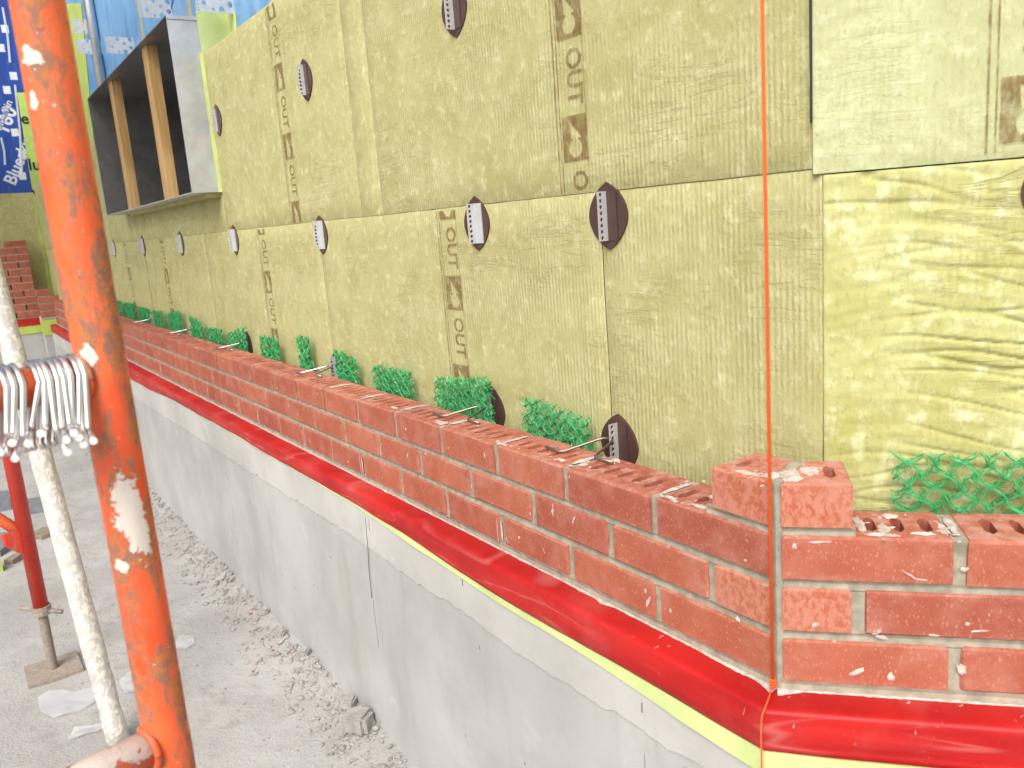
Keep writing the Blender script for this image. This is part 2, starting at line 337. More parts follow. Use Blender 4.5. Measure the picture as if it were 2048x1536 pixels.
# ------------------------------------------------------------------ ground
GZ = -.87
def ground():
    xs = np.concatenate([[-120, -60, -30, -16], np.arange(-10, -4, .12), np.arange(-4, 1.2, .035), [1.5, 2.5, 5, 12, 40, 120]])
    ys = np.concatenate([[-120, -50, -20, -8, -4, -2.5], np.arange(-1.6, 0.02, .035), [.3, 1, 3, 10, 40, 120]])
    v = []; 
    for y in ys:
        for x in xs:
            z = GZ + .006*nz(x*3, y*3, 1) + .004*nz(x*11, y*11, 2)
            d = -.042-y
            if -.2 < d < .5 and -9 < x < .6:
                w = max(0, 1-max(d, 0)/(.20+.06*nz(x*2.3, 5)))
                z += w*w*(.035+.02*nz(x*6, y*9, 3)) + w*.010*nz(x*30, y*30, 4)
            if abs(x) > 9 or abs(y) > 4: z = GZ
            v.append((x, y, z))
    n = len(xs); f = [(j*n+i, j*n+i+1, (j+1)*n+i+1, (j+1)*n+i) for j in range(len(ys)-1) for i in range(n-1)]
    props(link('ground', mk_mesh('ground', v, f, M_ground, True)), 'dusty pale grey site ground beside the concrete wall', 'ground', kind='structure')
ground()

# ------------------------------------------------------------------ foundation wall (concrete upstand)
FO = .042; LX = -7.45; RA = .9; LEDGE = -.206
def path_pt(u, off, z):          # u<0 left wall, u>0 right wall; off = outwards
    if u <= 0:
        L = -LX; x = u*(L+off*TT)/L + off*TT
        return np.array([x, -off, z])
    a = -off*TT + u*(RA+off*TT)/RA
    return rw(a, -off, z)
fw = root('foundation_wall', (0, 0, GZ), 'long pale grey cast concrete foundation wall below the red flashing', 'wall')
def wall_body(off, zb, zt, inn):
    mb = MB(); us = [LX, 0, RA]
    for a, b_ in ((LX, 0.), (1e-9, RA)):
        mb.hexa([path_pt(a, off, zb), path_pt(b_, off, zb), path_pt(b_, -inn, zb), path_pt(a, -inn, zb)], [path_pt(a, off, zt), path_pt(b_, off, zt), path_pt(b_, -inn, zt), path_pt(a, -inn, zt)])
    return mb
wall_body(FO, GZ-.2, LEDGE, .35).build('wall_body', M_conc, fw)
PG = [(-8, -.36), (-2.65, -.352), (-1.69, -.343), (-1.22, -.336), (-.92, -.349), (-.75, -.342), (-.6, -.351), (-.42, -.353), (-.29, -.346), (-.14, -.342), (1, -.345)]
def strip_mesh(us, rows):        # rows: function(u)-> list of points
    v = []; f = []; m = None
    for u in us:
        r = rows(u); m = len(r); v += r
    for i in range(len(us)-1):
        for j in range(m-1): f.append((i*m+j, (i+1)*m+j, (i+1)*m+j+1, i*m+j+1))
    return v, f
US = [LX+.001]+list(np.arange(-7.4, -3, .03))+list(np.arange(-3, -.003, .012))+[0.]+list(np.arange(.008, RA, .012))
def parge_rows(u):
    zb = interp(PG, u) + .007*nz(u*14, 3) + .006*nz(u*45, 4) + .004*nz(u*110, 5)
    return [path_pt(u, FO-.004, zb-.001), path_pt(u, FO+.0025, zb+.002), path_pt(u, FO+.0032, zb+.05), path_pt(u, FO+.003, LEDGE-.001)]
v, f = strip_mesh(US, parge_rows); link('parge_coat', mk_mesh('parge_coat', np.array(v)-WORLD[fw], f, M_parge), fw)
# formwork seam and hairline cracks of the concrete
mb = MB()
def crack(pts, w, off):
    for (x0, z0), (x1, z1) in zip(pts[:-1], pts[1:]):
        mb.hexa([(x0-w, -off-.0006, z0), (x0+w, -off-.0006, z0), (x0+w, -off+.001, z0), (x0-w, -off+.001, z0)], [(x1-w, -off-.0006, z1), (x1+w, -off-.0006, z1), (x1+w, -off+.001, z1), (x1-w, -off+.001, z1)])
crack([(-1.140, -.47), (-1.137, -.40), (-1.128, -.34), (-1.121, -.262)], .0005, FO+.0035)
crack([(-1.139, -.60), (-1.141, -.53), (-1.140, -.475)], .0004, FO)
crack([(-1.105, -.29), (-1.103, -.262)], .0004, FO+.0035)
crack([(-.69, -.285), (-.688, -.268)], .0008, FO+.0035); crack([(-.20, -.312), (-.199, -.296)], .0008, FO+.0035)
mb.build('hairline_crack', M_crack, fw)
mb = MB(); mb.box((-2.335, -FO-.0045, GZ), (-2.323, -FO+.01, -.345)); mb.build('formwork_seam', M_conc, fw)

# ------------------------------------------------------------------ flashing
RB = [(-8, -.262), (-3.9, -.262), (-3.48, -.259), (-3.06, -.242), (-2.58, -.241), (-1.97, -.237), (-1.53, -.240), (-1.2, -.238), (-.94, -.243), (-.73, -.253), (-.56, -.259), (-.41, -.260), (-.29, -.257), (-.18, -.256), (-.09, -.257), (0, -.254), (.2, -.256), (1, -.258)]
YB = [(-8, -.262), (-3.9, -.263), (-3.06, -.2445), (-1.97, -.2415), (-1.2, -.244), (-.73, -.266), (-.58, -.2725), (-.44, -.2725), (-.37, -.272), (-.18, -.2805), (-.09, -.283), (0, -.288), (.3, -.292), (1, -.292)]
fl = root('red_flashing', (0, 0, -.26), 'glossy red membrane flashing under the bricks, draped over the concrete edge', 'flashing')
def red_rows(u):
    zb = interp(RB, u)+.0015*nz(u*9, 9); w = .0045
    pts = [path_pt(u, -.06, -.2015), path_pt(u, -.004, -.2015), path_pt(u, .018, -.2015+.0012*nz(u*4, 31))]
    for off, tz in ((.034, 0.), (.0415, .015), (.0448, .05), (.0462, .11), (.0475, .22), (.0485, .36), (.0492, .5), (.0495, .64), (.0492, .78), (.0488, .9), (.0485, 1.)):
        z = -.2016 + (zb+.2016)*tz
        o = off + (w*nz(u*1.9, tz*8, 11) + .0020*nz(u*5, tz*16, 12))*min(1, tz*4)
        if tz == 0: z += .0012*nz(u*5, 17)
        pts.append(path_pt(u, max(o, FO+.0045 if tz > .08 else 0), z))
    pts.append(path_pt(u, FO+.0038, zb))
    return pts
v, f = strip_mesh(US, red_rows); link('membrane', mk_mesh('membrane', np.array(v)-WORLD[fl], f, M_red, True), fl)
def yel_rows(u):
    zt = interp(RB, u)+.02; zb = interp(YB, u) + .0012*nz(u*17, 5)
    o = FO+.0046; cu = .006*max(0, nz(u*5, 8))
    zr = interp(RB, u)
    return [path_pt(u, FO+.0036, zt), path_pt(u, FO+.0038, zr+.001), path_pt(u, o+(.0012+cu)*min(1, max(0, (zr-zb)/.01)), zb), path_pt(u, FO+.0034, zb)]
v, f = strip_mesh([u for u in US if u > -3.6], yel_rows)
props(link('release_liner', mk_mesh('release_liner', np.array(v), f, M_yel)), 'yellow-green liner strip peeking out below the red flashing', 'strip')

# ------------------------------------------------------------------ brick walls
BH, BD, J, CM = .0550, .09, .0118, .0668
BL, HJ = .1855, .00725
CT = [0, -CM, -2*CM]             # course tops, top one first
def jit_box(L, D, H, seed, slots=0, mat=M_brick, xl=None):
    """brick with chamfered arrises; slots = number of core slots sunk from the top"""
    r = random.Random(seed); bm = bmesh.new()
    if not slots:
        bmesh.ops.create_cube(bm, size=1)
        for q in bm.verts: q.co = Vector((q.co.x*L, q.co.y*D, q.co.z*H))
        bmesh.ops.bevel(bm, geom=list(bm.edges), offset=.0028, segments=1, affect='EDGES')
        for q in bm.verts: q.co += Vector((r.uniform(-1, 1)*.0011, r.uniform(-1, 1)*.0009, r.uniform(-1, 1)*.0009))
        me = bpy.data.meshes.new('brick'); bm.to_mesh(me); bm.free(); me.materials.append(mat); return me
    mb = MB(); x0, x1, y0, y1, z0, z1 = -L/2, L/2, -D/2, D/2, -H/2, H/2; c = .0028; jj = lambda s=.0009: r.uniform(-s, s)
    lo = [(x0, y0, z0), (x1, y0, z0), (x1, y1, z0), (x0, y1, z0)]; hi = [(a+jj(), b+jj(), z1-c+jj()) for a, b, _ in lo]
    tp = [(x0+c, y0+c, z1), (x1-c, y0+c, z1), (x1-c, y1-c, z1), (x0+c, y1-c, z1)]
    mb.add(lo+hi+tp, [(3, 2, 1, 0), (0, 1, 5, 4), (1, 2, 6, 5), (2, 3, 7, 6), (3, 0, 4, 7), (4, 5, 9, 8), (5, 6, 10, 9), (6, 7, 11, 10), (7, 4, 8, 11)])
    a0, a1 = x0+c, x1-c; cw = min(.0305, (a1-a0)/slots); m0 = (a1-a0-cw*slots)/2; ya, yb = y0+c, y1-c
    for e0, e1 in ((a0, a0+m0), (a1-m0, a1)):
        if e1-e0 > 1e-5: mb.add([(e0, ya, z1), (e1, ya, z1), (e1, yb, z1), (e0, yb, z1)], [(0, 1, 2, 3)])
    for k in range(slots):
        p, q = a0+m0+k*cw, a0+m0+(k+1)*cw; xc = (p+q)/2+jj(.001); hw = .0062+jj(.0008); s0 = -.024+jj(.002); s1 = .024+jj(.002); e = .009
        hexp = [(xc, s0), (xc+hw, s0+e), (xc+hw, s1-e), (xc, s1), (xc-hw, s1-e), (xc-hw, s0+e)]
        vt = [(p, ya, z1), (q, ya, z1), (q, yb, z1), (p, yb, z1)]+[(a, b, z1) for a, b in hexp]+[(a, b, z1-.036) for a, b in hexp]
        mb.add(vt, [(0, 1, 5, 4, 9), (1, 2, 6, 5), (2, 3, 8, 7, 6), (3, 0, 9, 8)]+[(4+i, 4+(i+1) % 6, 10+(i+1) % 6, 10+i) for i in range(6)]+[tuple(range(10, 16))])
    return mk_mesh('brick', mb.v, mb.f, mat)
BRK = [jit_box(BL, BD, BH, i) for i in range(6)]; BRKT = [jit_box(BL, BD, BH, 20+i, 5) for i in range(5)]

def mortar_block(mb, P, a0, a1, g0, z0, z1, seg=.02):
    """front-rippled mortar slab; P(a,g,z) maps wall coordinates"""
    n = max(1, int((a1-a0)/seg)); v = []; f = []
    for i in range(n+1):
        a = a0+(a1-a0)*i/n; w = [g0+.0012*nz(a*60, z0*40+k*9, k) for k in range(3)]
        zz = [z0, (z0+z1)/2, z1]
        v += [P(a, w[k]+(.0012 if k == 1 else -.0004), zz[k]) for k in range(3)] + [P(a, BD-.003, z1), P(a, BD-.003, z0)]
    for i in range(n):
        for k in range(5): f.append((i*5+k, (i+1)*5+k, (i+1)*5+(k+1) % 5, i*5+(k+1) % 5))
    f += [tuple(reversed(range(5))), tuple(n*5+k for k in range(5))]
    mb.add(v, f)
PL = lambda a, g, z: np.array([-a, g, z])           # a measured from the corner to the left
PR = lambda a, g, z: rw(a, g, z)

def brick_wall(name, P, rz, sign, joints, end, label, courses=3):
    """joints: for each course list of joint centres; first piece starts at the mitred corner"""
    w = root(name, P(0 if sign > 0 else .0, 0, -.2), label, 'brick wall')
    mb = MB()
    for c in range(courses):
        zt = CT[c]; js = joints[c]; a = .0075
        for i, j in enumerate(js+[end]):
            b_ = j-HJ if j != end else end
            if b_-a > .02:
                std = abs((b_-a)-BL) < .004 and i > 0
                if std:
                    me = (BRKT[(i*7+c*3) % 5] if c == 0 and (a < 6) else BRK[(i*5+c*11) % 6])
                    o = link('brick', me, w, P((a+b_)/2, BD/2, zt-BH/2)+np.array([0, 0, random.uniform(-.0008, .0008)]), rz+random.uniform(-.006, .006))
                elif i == 0:
                    corner_brick(w, P, a, b_, zt, sign, 5 if c == 0 else 0, M_brick if b_-a > .15 else M_cut)
                else:
                    me = jit_box(b_-a, BD, BH, i*31+c, 0); link('brick', me, w, P((a+b_)/2, BD/2, zt-BH/2), rz)
            if j != end: mortar_block(mb, P, j-HJ-.002, j+HJ+.002, .0038, zt-BH-.001, zt-.0022, .008)
            a = j+HJ
        zb = zt-BH
        mortar_block(mb, P, .004, end-.002, .0045 if c < courses-1 else .001, (zb-J-.001) if c < courses-1 else -.2, zb+.001)
    mb.build('mortar', M_mortar, w)
    return w
def corner_brick(w, P, a, b_, zt, sign, slots, mat, name='brick'):
    """first piece at the bend: its inner end is mitred"""
    H, c, cut = BH, .0026, BD*TT
    mb = MB(); xy = [(a, 0), (b_, 0), (b_, BD), (a+cut, BD)]
    ins = [(a+c, c), (b_-c, c), (b_-c, BD-c), (a+cut+c*.4, BD-c)]
    lo = [P(x, y, zt-H+.001) for x, y in xy]; hi = [P(x, y, zt-c) for x, y in xy]; tp = [P(x, y, zt) for x, y in ins]
    o2 = (0, 1, 2, 3) if sign > 0 else (0, 3, 2, 1)
    mb.add(lo+hi+tp, [(3, 2, 1, 0), (0, 1, 5, 4), (1, 2, 6, 5), (2, 3, 7, 6), (3, 0, 4, 7), (4, 5, 9, 8), (5, 6, 10, 9), (6, 7, 11, 10), (7, 4, 8, 11)])
    if not slots: mb.add(tp, [(0, 1, 2, 3)])
    else:
        st = a+cut+.006; cw = .0305; n = max(1, int((b_-.004-st)/cw)); st = b_-.006-n*cw; ya, yb, zz = c, BD-c, zt
        mb.add([tp[0], P(st, ya, zz), P(st, yb, zz), tp[3]], [(0, 1, 2, 3)]); mb.add([P(b_-.006, ya, zz), tp[1], tp[2], P(b_-.006, yb, zz)], [(0, 1, 2, 3)])
        for k in range(n):
            p, q = st+k*cw, st+(k+1)*cw; xc = (p+q)/2; hw = .0064; s0, s1, e = .021, .068, .009
            hp = [(xc, s0), (xc+hw, s0+e), (xc+hw, s1-e), (xc, s1), (xc-hw, s1-e), (xc-hw, s0+e)]
            vt = [P(x, y, zz) for x, y in ((p, ya), (q, ya), (q, yb), (p, yb))]+[P(x, y, zz) for x, y in hp]+[P(x, y, zz-.036) for x, y in hp]
            mb.add(vt, [(0, 1, 5, 4, 9), (1, 2, 6, 5), (2, 3, 8, 7, 6), (3, 0, 9, 8)]+[(4+i, 4+(i+1) % 6, 10+(i+1) % 6, 10+i) for i in range(6)]+[tuple(range(10, 16))])
    base = P((a+b_)/2, BD/2, zt-H/2)
    me = fix_normals(mk_mesh(name, [q-base for q in mb.v], mb.f, mat))
    return link(name, me, w, base)
LEND = 7.40
full = [.206+.2*k for k in range(36) if .206+.2*k < LEND-.03]
half = [.1035]+[.1035+.2*k for k in range(1, 37) if .1035+.2*k < LEND-.03]
wl = brick_wall('brick_wall', PL, 0, 1, [full, half, full], LEND, 'long low red brick wall receding to the left, three courses high')
REND = .62
wr = brick_wall('brick_wall', PR, T, -1, [[.2005, .4005], [.0925, .2925, .4925], [.1985, .3985]], REND, 'short red brick wall right of the orange string, nearly facing the camera')
# corner joint, tied to the left wall
mb = MB()
def corner_poly(z0, z1, r=.0035):
    pts = [np.array([-.0085, r, 0]), np.array([.0, r*.4, 0]), rw(.0085, r, 0), rw(.0085+BD*TT*.95, BD*.95, 0), np.array([-.0085-BD*TT*.95, BD*.95, 0])]
    n = 5; mb.add([p+[0, 0, z0] for p in pts]+[p+[0, 0, z1] for p in pts], [tuple(range(n)), tuple(range(n, 2*n))]+[(i, (i+1) % n, n+(i+1) % n, n+i) for i in range(n)])
corner_poly(-.2, .0652); o = mb.build('corner_joint', M_mortar, wl); fix_normals(o.data)
# the two cut bricks started on the fourth course
Z4 = CM
corner_brick(wl, PL, .0075, .0965, Z4-.001, 1, 2, M_cut); corner_brick(wr, PR, .0075, .0865, Z4-.001, -1, 1, M_cut)
mb = MB(); mortar_block(mb, PL, .004, .112, .0045, -.001, .0105, .01); mb.build('bed_joint', M_mortar, wl)
mb = MB(); mortar_block(mb, PR, .004, .090, .0045, -.001, .0105, .01); mb.build('bed_joint', M_mortar, wr)

# mortar smears lying on the ledge under the bricks and on the brick tops
def skirt(name, P, a0, a1, parent, seed):
    n = int((a1-a0)/.005); v = []; f = []
    for i in range(n+1):
        a = a0+(a1-a0)*i/n
        w = .0015+.006*max(0, nz(a*7, seed)-.05)+.022*max(0, nz(a*17, seed+3)-.30)+.003*abs(nz(a*90, seed+5))
        if a < .03: w += .012*(1-a/.03)
        h = .0008+.0005*nz(a*50, seed+9)
        v += [P(a, .004, -.2008+h), P(a, -w*.5, -.2012+h*.8), P(a, -w, -.2016), P(a, .004, -.2018)]
    for i in range(n):
        for k in range(3): f.append((i*4+k, (i+1)*4+k, (i+1)*4+k+1, i*4+k+1))
    return fix_normals(mk_mesh(name, np.array(v)-WORLD[parent], f, M_lime))
link('mortar_smear', skirt('mortar_smear', PL, .0, LEND, wl, 1), wl); link('mortar_smear', skirt('mortar_smear', PR, .0, REND, wr, 40), wr)
def blob(mb, P, a, g, z, ra, rg, h, seed, n=18):
    r = random.Random(seed); ring = []; mid = []
    for k in range(n):
        w = 2*math.pi*k/n; s = 1+.45*nz(math.cos(w)*1.7+seed, math.sin(w)*1.7, seed)+r.uniform(-.16, .16)
        ring.append(P(a+ra*s*math.cos(w), g+rg*s*math.sin(w), z)); s *= .62
        mid.append(P(a+ra*s*math.cos(w), g+rg*s*math.sin(w), z+h*r.uniform(.6, 1.1)))
    mb.add(ring+mid+[P(a, g, z+h*.9)], [(k, (k+1) % n, n+(k+1) % n, n+k) for k in range(n)]+[(n+k, n+(k+1) % n, 2*n) for k in range(n)])
def smears(parent, P, lst):
    mb = MB(); q = random.Random(len(lst))
    for i, (a, g, z, ra, rg, h) in enumerate(lst):
        blob(mb, P, a, g, z, ra*.6, rg*.72, h*.7, i*3+1, 28)
        for k in range(5): blob(mb, P, a+q.gauss(0, ra*.9), g+q.gauss(0, rg*.7), z, q.uniform(.001, .004), q.uniform(.001, .004), h*.4, i*7+k, 9)
    fix_normals(mb.build('mortar_dab', M_lime, parent).data)
smears(wl, PL, [(.41, .045, .0003, .009, .030, .003), (.395, .03, .0003, .012, .010, .002), (.206, .05, .0, .008, .042, .003), (.185, .012, .0003, .015, .006, .002), (.606, .045, 0, .006, .04, .002), (.60, .012, .0003, .03, .005, .0012), (.806, .05, 0, .009, .038, .002), (.83, .02, .0003, .03, .014, .0012), (1.006, .045, 0, .006, .04, .002), (1.04, .02, .0003, .025, .008, .001), (1.206, .045, 0, .006, .042, .002), (1.406, .045, 0, .007, .042, .002),
                (.13, .015, .0003, .02, .008, .0015), (.145, .06, .0003, .012, .02, .001), (.05, .01, Z4-.0008, .030, .008, .0014), (.02, .022, Z4-.0008, .016, .018, .002), (.37, .078, .0003, .012, .007, .004), (.44, .022, .0003, .015, .006, .003)])
smears(wr, PR, [(.02, .03, Z4-.0008, .022, .03, .002), (.045, .05, Z4-.0008, .02, .02, .0012), (.1, .045, .0003, .010, .036, .0012), (.125, .03, .0003, .010, .02, .001), (.14, .072, .0003, .016, .012, .001), (.12, .012, .0003, .03, .007, .0016), (.165, .018, .0003, .02, .006, .0014), (.2, .045, .0, .008, .042, .003), (.19, .03, .0003, .008, .025, .0012)])
# dry mortar splashes on the brick faces
def face_dab(parent, P, lst):
    mb = MB()
    for i, (a, z, ra, rz_, tilt) in enumerate(lst):
        Q = lambda x, y, h, a=a, z=z, t=tilt: P(a+x*math.cos(t)-y*math.sin(t), -h, z+x*math.sin(t)+y*math.cos(t))
        blob(mb, Q, 0, 0, .0002, ra, rz_, .0009, i*5+2, 12)
    fix_normals(mb.build('mortar_splash', M_lime, parent).data)
fd = [(.225, -.165, .003, .010, .5), (.23, -.150, .002, .004, .2), (.39, -.085, .002, .009, .45), (.606, -.165, .0026, .024, .02), (.62, -.165, .0008, .026, .02), (1.21, -.165, .0016, .026, 0), (1.222, -.165, .0008, .026, 0), (.96, -.09, .002, .005, .4), (.875, -.07, .0035, .002, .3), (.7, -.1, .0018, .005, .5), (.55, -.16, .0025, .003, 0), (.06, -.13, .004, .003, .3), (.045, -.045, .002, .002, 0)]
rr = random.Random(3)
for k in range(46): fd.append((rr.uniform(.3, 4.5), rr.choice([-.03, -.095, -.16])+rr.uniform(-.018, .018), rr.uniform(.001, .002), rr.uniform(.0015, .0045), rr.uniform(-.3, .6)))
for a in (2.606, 3.406, 2.006): fd.append((a, -.165, .0012, .024, 0))
face_dab(wl, PL, fd)
face_dab(wr, PR, [(.148, -.044, .0012, .011, .95), (.16, -.049, .008, .0010, -.12), (.112, -.118, .006, .004, .4), (.118, -.124, .006, .0028, -.3), (.205, -.035, .004, .003, .4), (.222, -.11, .010, .0013, .12), (.21, -.102, .003, .002, 0), (.175, -.118, .007, .0014, -.1), (.045, -.112, .004, .003, .3), (.022, -.012, .003, .004, .3), (.05, -.006, .012, .0016, .05), (.13, -.175, .004, .005, .4), (.205, -.16, .004, .008, .1), (.09, -.172, .010, .003, .5)])

# ------------------------------------------------------------------ sheathing behind the insulation
GI, GS = .14, .245               # insulation face / sheathing face on the left wall
GR_ = .125
WX0, WX1, WZ0, WZ1, WY = -4.34, -2.545, .566, 1.165, .036      # window box
ms = root('membrane_wall', (-3, GS, -.2), 'pale blue membrane covered wall above the insulation boards', 'wall')
mb = MB(); XL = -8.75
for lo, hi in (((XL, GS, -.2), (WX0, GS+.03, 2.6)), ((WX1, GS, -.2), (-.11, GS+.03, 2.6)), ((WX0, GS, -.2), (WX1, GS+.03, WZ0)), ((WX0, GS, WZ1), (WX1, GS+.03, 2.6))): mb.box(lo, hi)
mb.build('blue_membrane', M_blue, ms)
mb = MB(); mb.wbox(.05, RA, .23, .26, -.2, 2.6); mb.build('blue_membrane', M_blue, ms)
for x in (-1.72, -2.10, -3.02, -3.86): 
    mb = MB(); mb.box((x, GS-.002, 1.03), (x+.05, GS+.005, 2.6)); mb.build('seam_strip', M_beige, ms)
mb = MB(); mb.hexa([(-3.62, GS-.002, 1.22), (-3.60, GS-.002, 1.22), (-3.60, GS+.004, 1.22), (-3.62, GS+.004, 1.22)], [(-3.20, GS-.002, 1.40), (-3.18, GS-.002, 1.40), (-3.18, GS+.004, 1.40), (-3.20, GS+.004, 1.40)]); mb.build('membrane_wrinkle', M_blue2, ms)

# ------------------------------------------------------------------ insulation boards
iw = root('insulation_wall', (-3, GI, -.2), 'olive yellow mineral wool insulation boards standing behind the brick walls', 'insulation')
def board(x0, x1, z0, z1, y=GI, mat=None, poly=None, name='insulation_board'):
    """board with softened front edges and slightly wavy outline"""
    mb = MB(); c = .002; th = .1
    nx, nz_ = max(2, int((x1-x0)/.05)), max(2, int((z1-z0)/.05)); g = .0003
    xs = [x0+g, x0+c+g]+[x0+(x1-x0)*i/nx for i in range(1, nx)]+[x1-c-g, x1-g]; zs = [z0+g, z0+c+g]+[z0+(z1-z0)*i/nz_ for i in range(1, nz_)]+[z1-c-g, z1-g]
    v = []
    for j, z in enumerate(zs):
        for i, x in enumerate(xs):
            e = i in (0, len(xs)-1) or j in (0, len(zs)-1)
            wob = .0016*nz(x*8, z*8, 5)
            v.append((x+(.0012*nz(z*22, x) if i in (0, len(xs)-1) else 0), y+(.0012 if e else 0)+wob*.6, z+(.0012*nz(x*22, z) if j in (0, len(zs)-1) else 0)))
    n = len(xs); f = [(j*n+i, j*n+i+1, (j+1)*n+i+1, (j+1)*n+i) for j in range(len(zs)-1) for i in range(n-1)]
    mb.add(v, f)
    bk = [(x0+g, y+th, z0+g), (x1-g, y+th, z0+g), (x1-g, y+th, z1-g), (x0+g, y+th, z1-g)]; fr = [(x0+g, y+.003, z0+g), (x1-g, y+.003, z0+g), (x1-g, y+.003, z1-g), (x0+g, y+.003, z1-g)]
    mb.add(fr+bk, [(0, 4, 5, 1), (1, 5, 6, 2), (2, 6, 7, 3), (3, 7, 4, 0), (4, 7, 6, 5)])
    base = ((x0+x1)/2, y, z0)
    return mb.build(name, mat or M_wool, iw, True, base)
ZJ = .424
lowj = [-8.7, -7.72, -6.51, -5.30, -4.09, -2.88, -1.665, -.448, -.034]
LB = [board(a, b_, -.19, ZJ, GI+random.uniform(-.001, .001)) for a, b_ in zip(lowj[:-1], lowj[1:])]
ZT = 1.04
UB = []
for a, b_, z0, z1 in ((-8.7, WX0-.002, ZJ, 1.04), (WX0-.002, WX1+.002, ZJ, WZ0-.004), (WX1+.002, -1.362, ZJ, ZT), (-1.362, -1.243, ZJ, 1.05), (-1.243, -.046, ZJ, 1.035), (-1.25, -.046, 1.036, 1.65)):
    UB.append(board(a, b_, z0, z1, GI+random.uniform(-.0012, .0012)))
# boards on the right-hand wall: finely modelled crinkled faces
def rough_board(a0, a1, z0, z1, g, mat, amp, step, name='insulation_board'):
    na, nk = int((a1-a0)/step), int((z1-z0)/step); v = []; f = []
    for j in range(nk+1):
        z = z0+(z1-z0)*j/nk
        for i in range(na+1):
            a = a0+(a1-a0)*i/na
            w = nz(a*3.2, z*3, 7)*.05
            q = nz(a*6.5+3, (z+w)*46, 2); r1 = 1-abs(q)*2.2; q2 = nz(a*13, (z+w)*90, 8)
            cr = max(0, r1-.70)/.30; msk = max(0, min(1, .5+1.6*nz(a*5, z*7, 21)))
            h = amp*(.55*nz(a*28, z*16, 4)+.5*q2 + .35*nz(a*70, z*60, 6) - 2.6*cr*msk)
            e = min(i, na-i, j, nk-j)
            v.append((a, (g-h if e else g+.0018), z))
    n = na+1
    f = [(j*n+i, j*n+i+1, (j+1)*n+i+1, (j+1)*n+i) for j in range(nk) for i in range(na)]
    mb = MB(); mb.add(v, f); mb.box((a0, g+.0045, z0), (a1, g+.1, z1))
    me = mk_mesh(name, [np.array(q)-np.array([a0, 0, z0]) for q in mb.v], mb.f, mat, True)
    return link(name, me, iw, rw(a0, 0, z0), T)
A0 = (-.034+0)*math.cos(T)+GI*math.sin(T)        # where the left boards' face ends, along the right wall
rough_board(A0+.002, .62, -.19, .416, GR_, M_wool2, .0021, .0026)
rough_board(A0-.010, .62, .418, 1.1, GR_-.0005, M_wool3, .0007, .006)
mb = MB()
for k in range(16):
    z = .48+.02*k; e_ = .0008+.0006*nz(k*.8, 3); mb.wbox(A0-.0116-e_, A0-.0106, GR_-.001, GR_+.05, z, z+.0201)
mb.build('open_joint', M_black, iw)

# prints on the boards (letters run downwards)
def text_mesh(s, size, bold=.0):
    cu = bpy.data.curves.new('t', 'FONT'); cu.body = s; cu.size = size; cu.offset = bold; cu.resolution_u = 3; cu.align_x = 'LEFT'
    o = bpy.data.objects.new('t', cu); col.objects.link(o); dg = bpy.context.evaluated_depsgraph_get()
    me = bpy.data.meshes.new_from_object(o.evaluated_get(dg)); col.objects.unlink(o); bpy.data.objects.remove(o)
    return me
TM = text_mesh('OUT', .048, .0008)
tv = np.array([q.co[:2] for q in TM.vertices]); tf = [tuple(p.vertices) for p in TM.polygons]
tv[:, 0] -= tv[:, 0].min(); tv[:, 1] -= tv[:, 1].min(); tw, th_ = tv[:, 0].max(), tv[:, 1].max()
tv[:, 0] *= .088/tw; tv[:, 1] *= .040/th_
def print_strip(parent, x0, ztop, zbot, zsq, P, yoff=.0009, pitch=.1925):
    """x0 left line; text reads downwards; zsq = top of one filled square"""
    mb = MB()
    def quad(a0, a1, z0, z1):
        z0, z1 = max(z0, zbot), min(z1, ztop)
        if z1-z0 > .001:
            n = max(1, int((z1-z0)/.03)); zz = np.linspace(z0, z1, n+1)
            for k in range(n):
                wb = lambda z: .0009*nz(z*18, x0*7)
                mb.add([P(x0+a0+wb(zz[k]), zz[k]), P(x0+a1+wb(zz[k]), zz[k]), P(x0+a1+wb(zz[k+1]), zz[k+1]), P(x0+a0+wb(zz[k+1]), zz[k+1])], [(0, 1, 2, 3)])
    def poly(pts):
        pts = [(a, z) for a, z in pts]
        if all(zbot < z < ztop for _, z in pts): mb.add([P(x0+a, z) for a, z in pts], [tuple(range(len(pts)))])
    quad(0, .0028, zbot, ztop); quad(.0095, .0115, zbot, ztop); quad(.0785, .0800, zbot, ztop)
    z = zsq
    while z < ztop+pitch: z += pitch
    while z > zbot-.1:
        # filled square, left open where the emblem (a peak over a round stone) shows the wool
        s, w0, w1 = .073, .0145, .0785
        L = lambda u, k: (w0+(w1-w0)*u, z-s*k)
        for bandk in range(24):
            k0, k1 = bandk/24, (bandk+1)/24; km = (k0+k1)/2
            gaps = []
            if .12 < km < .52:                       # slanted peak
                t_ = (km-.12)/.40; gaps.append((.30+.04*t_, .34+.46*t_))
            if .50 < km < .92:                       # round stone
                d = math.sqrt(max(0, .21**2-(km-.71)**2))*1.25; gaps.append((.52-d, .52+d))
            xs0 = 0.
            gaps.sort(); cur = 0.
            for g0, g1 in gaps:
                if g0 > cur: quad(w0+(w1-w0)*cur, w0+(w1-w0)*g0, z-s*k1, z-s*k0)
                cur = max(cur, g1)
            if cur < 1: quad(w0+(w1-w0)*cur, w1, z-s*k1, z-s*k0)
        zt = z-s-.016
        for pf in tf:
            pts = [(.0745-(.040-tv[i, 1])*1.0, zt-tv[i, 0]) for i in pf]
            if all(zbot < q[1] < ztop for q in pts): mb.add([P(x0+a, q) for a, q in pts], [tuple(range(len(pts)))])
        z -= pitch
    o = mb.build('printed_strip', M_print, parent); fix_normals(o.data)
    return o
def PY(y): return lambda x, z: np.array([x, y+.0010*nz(x*8, z*8, 5), z])
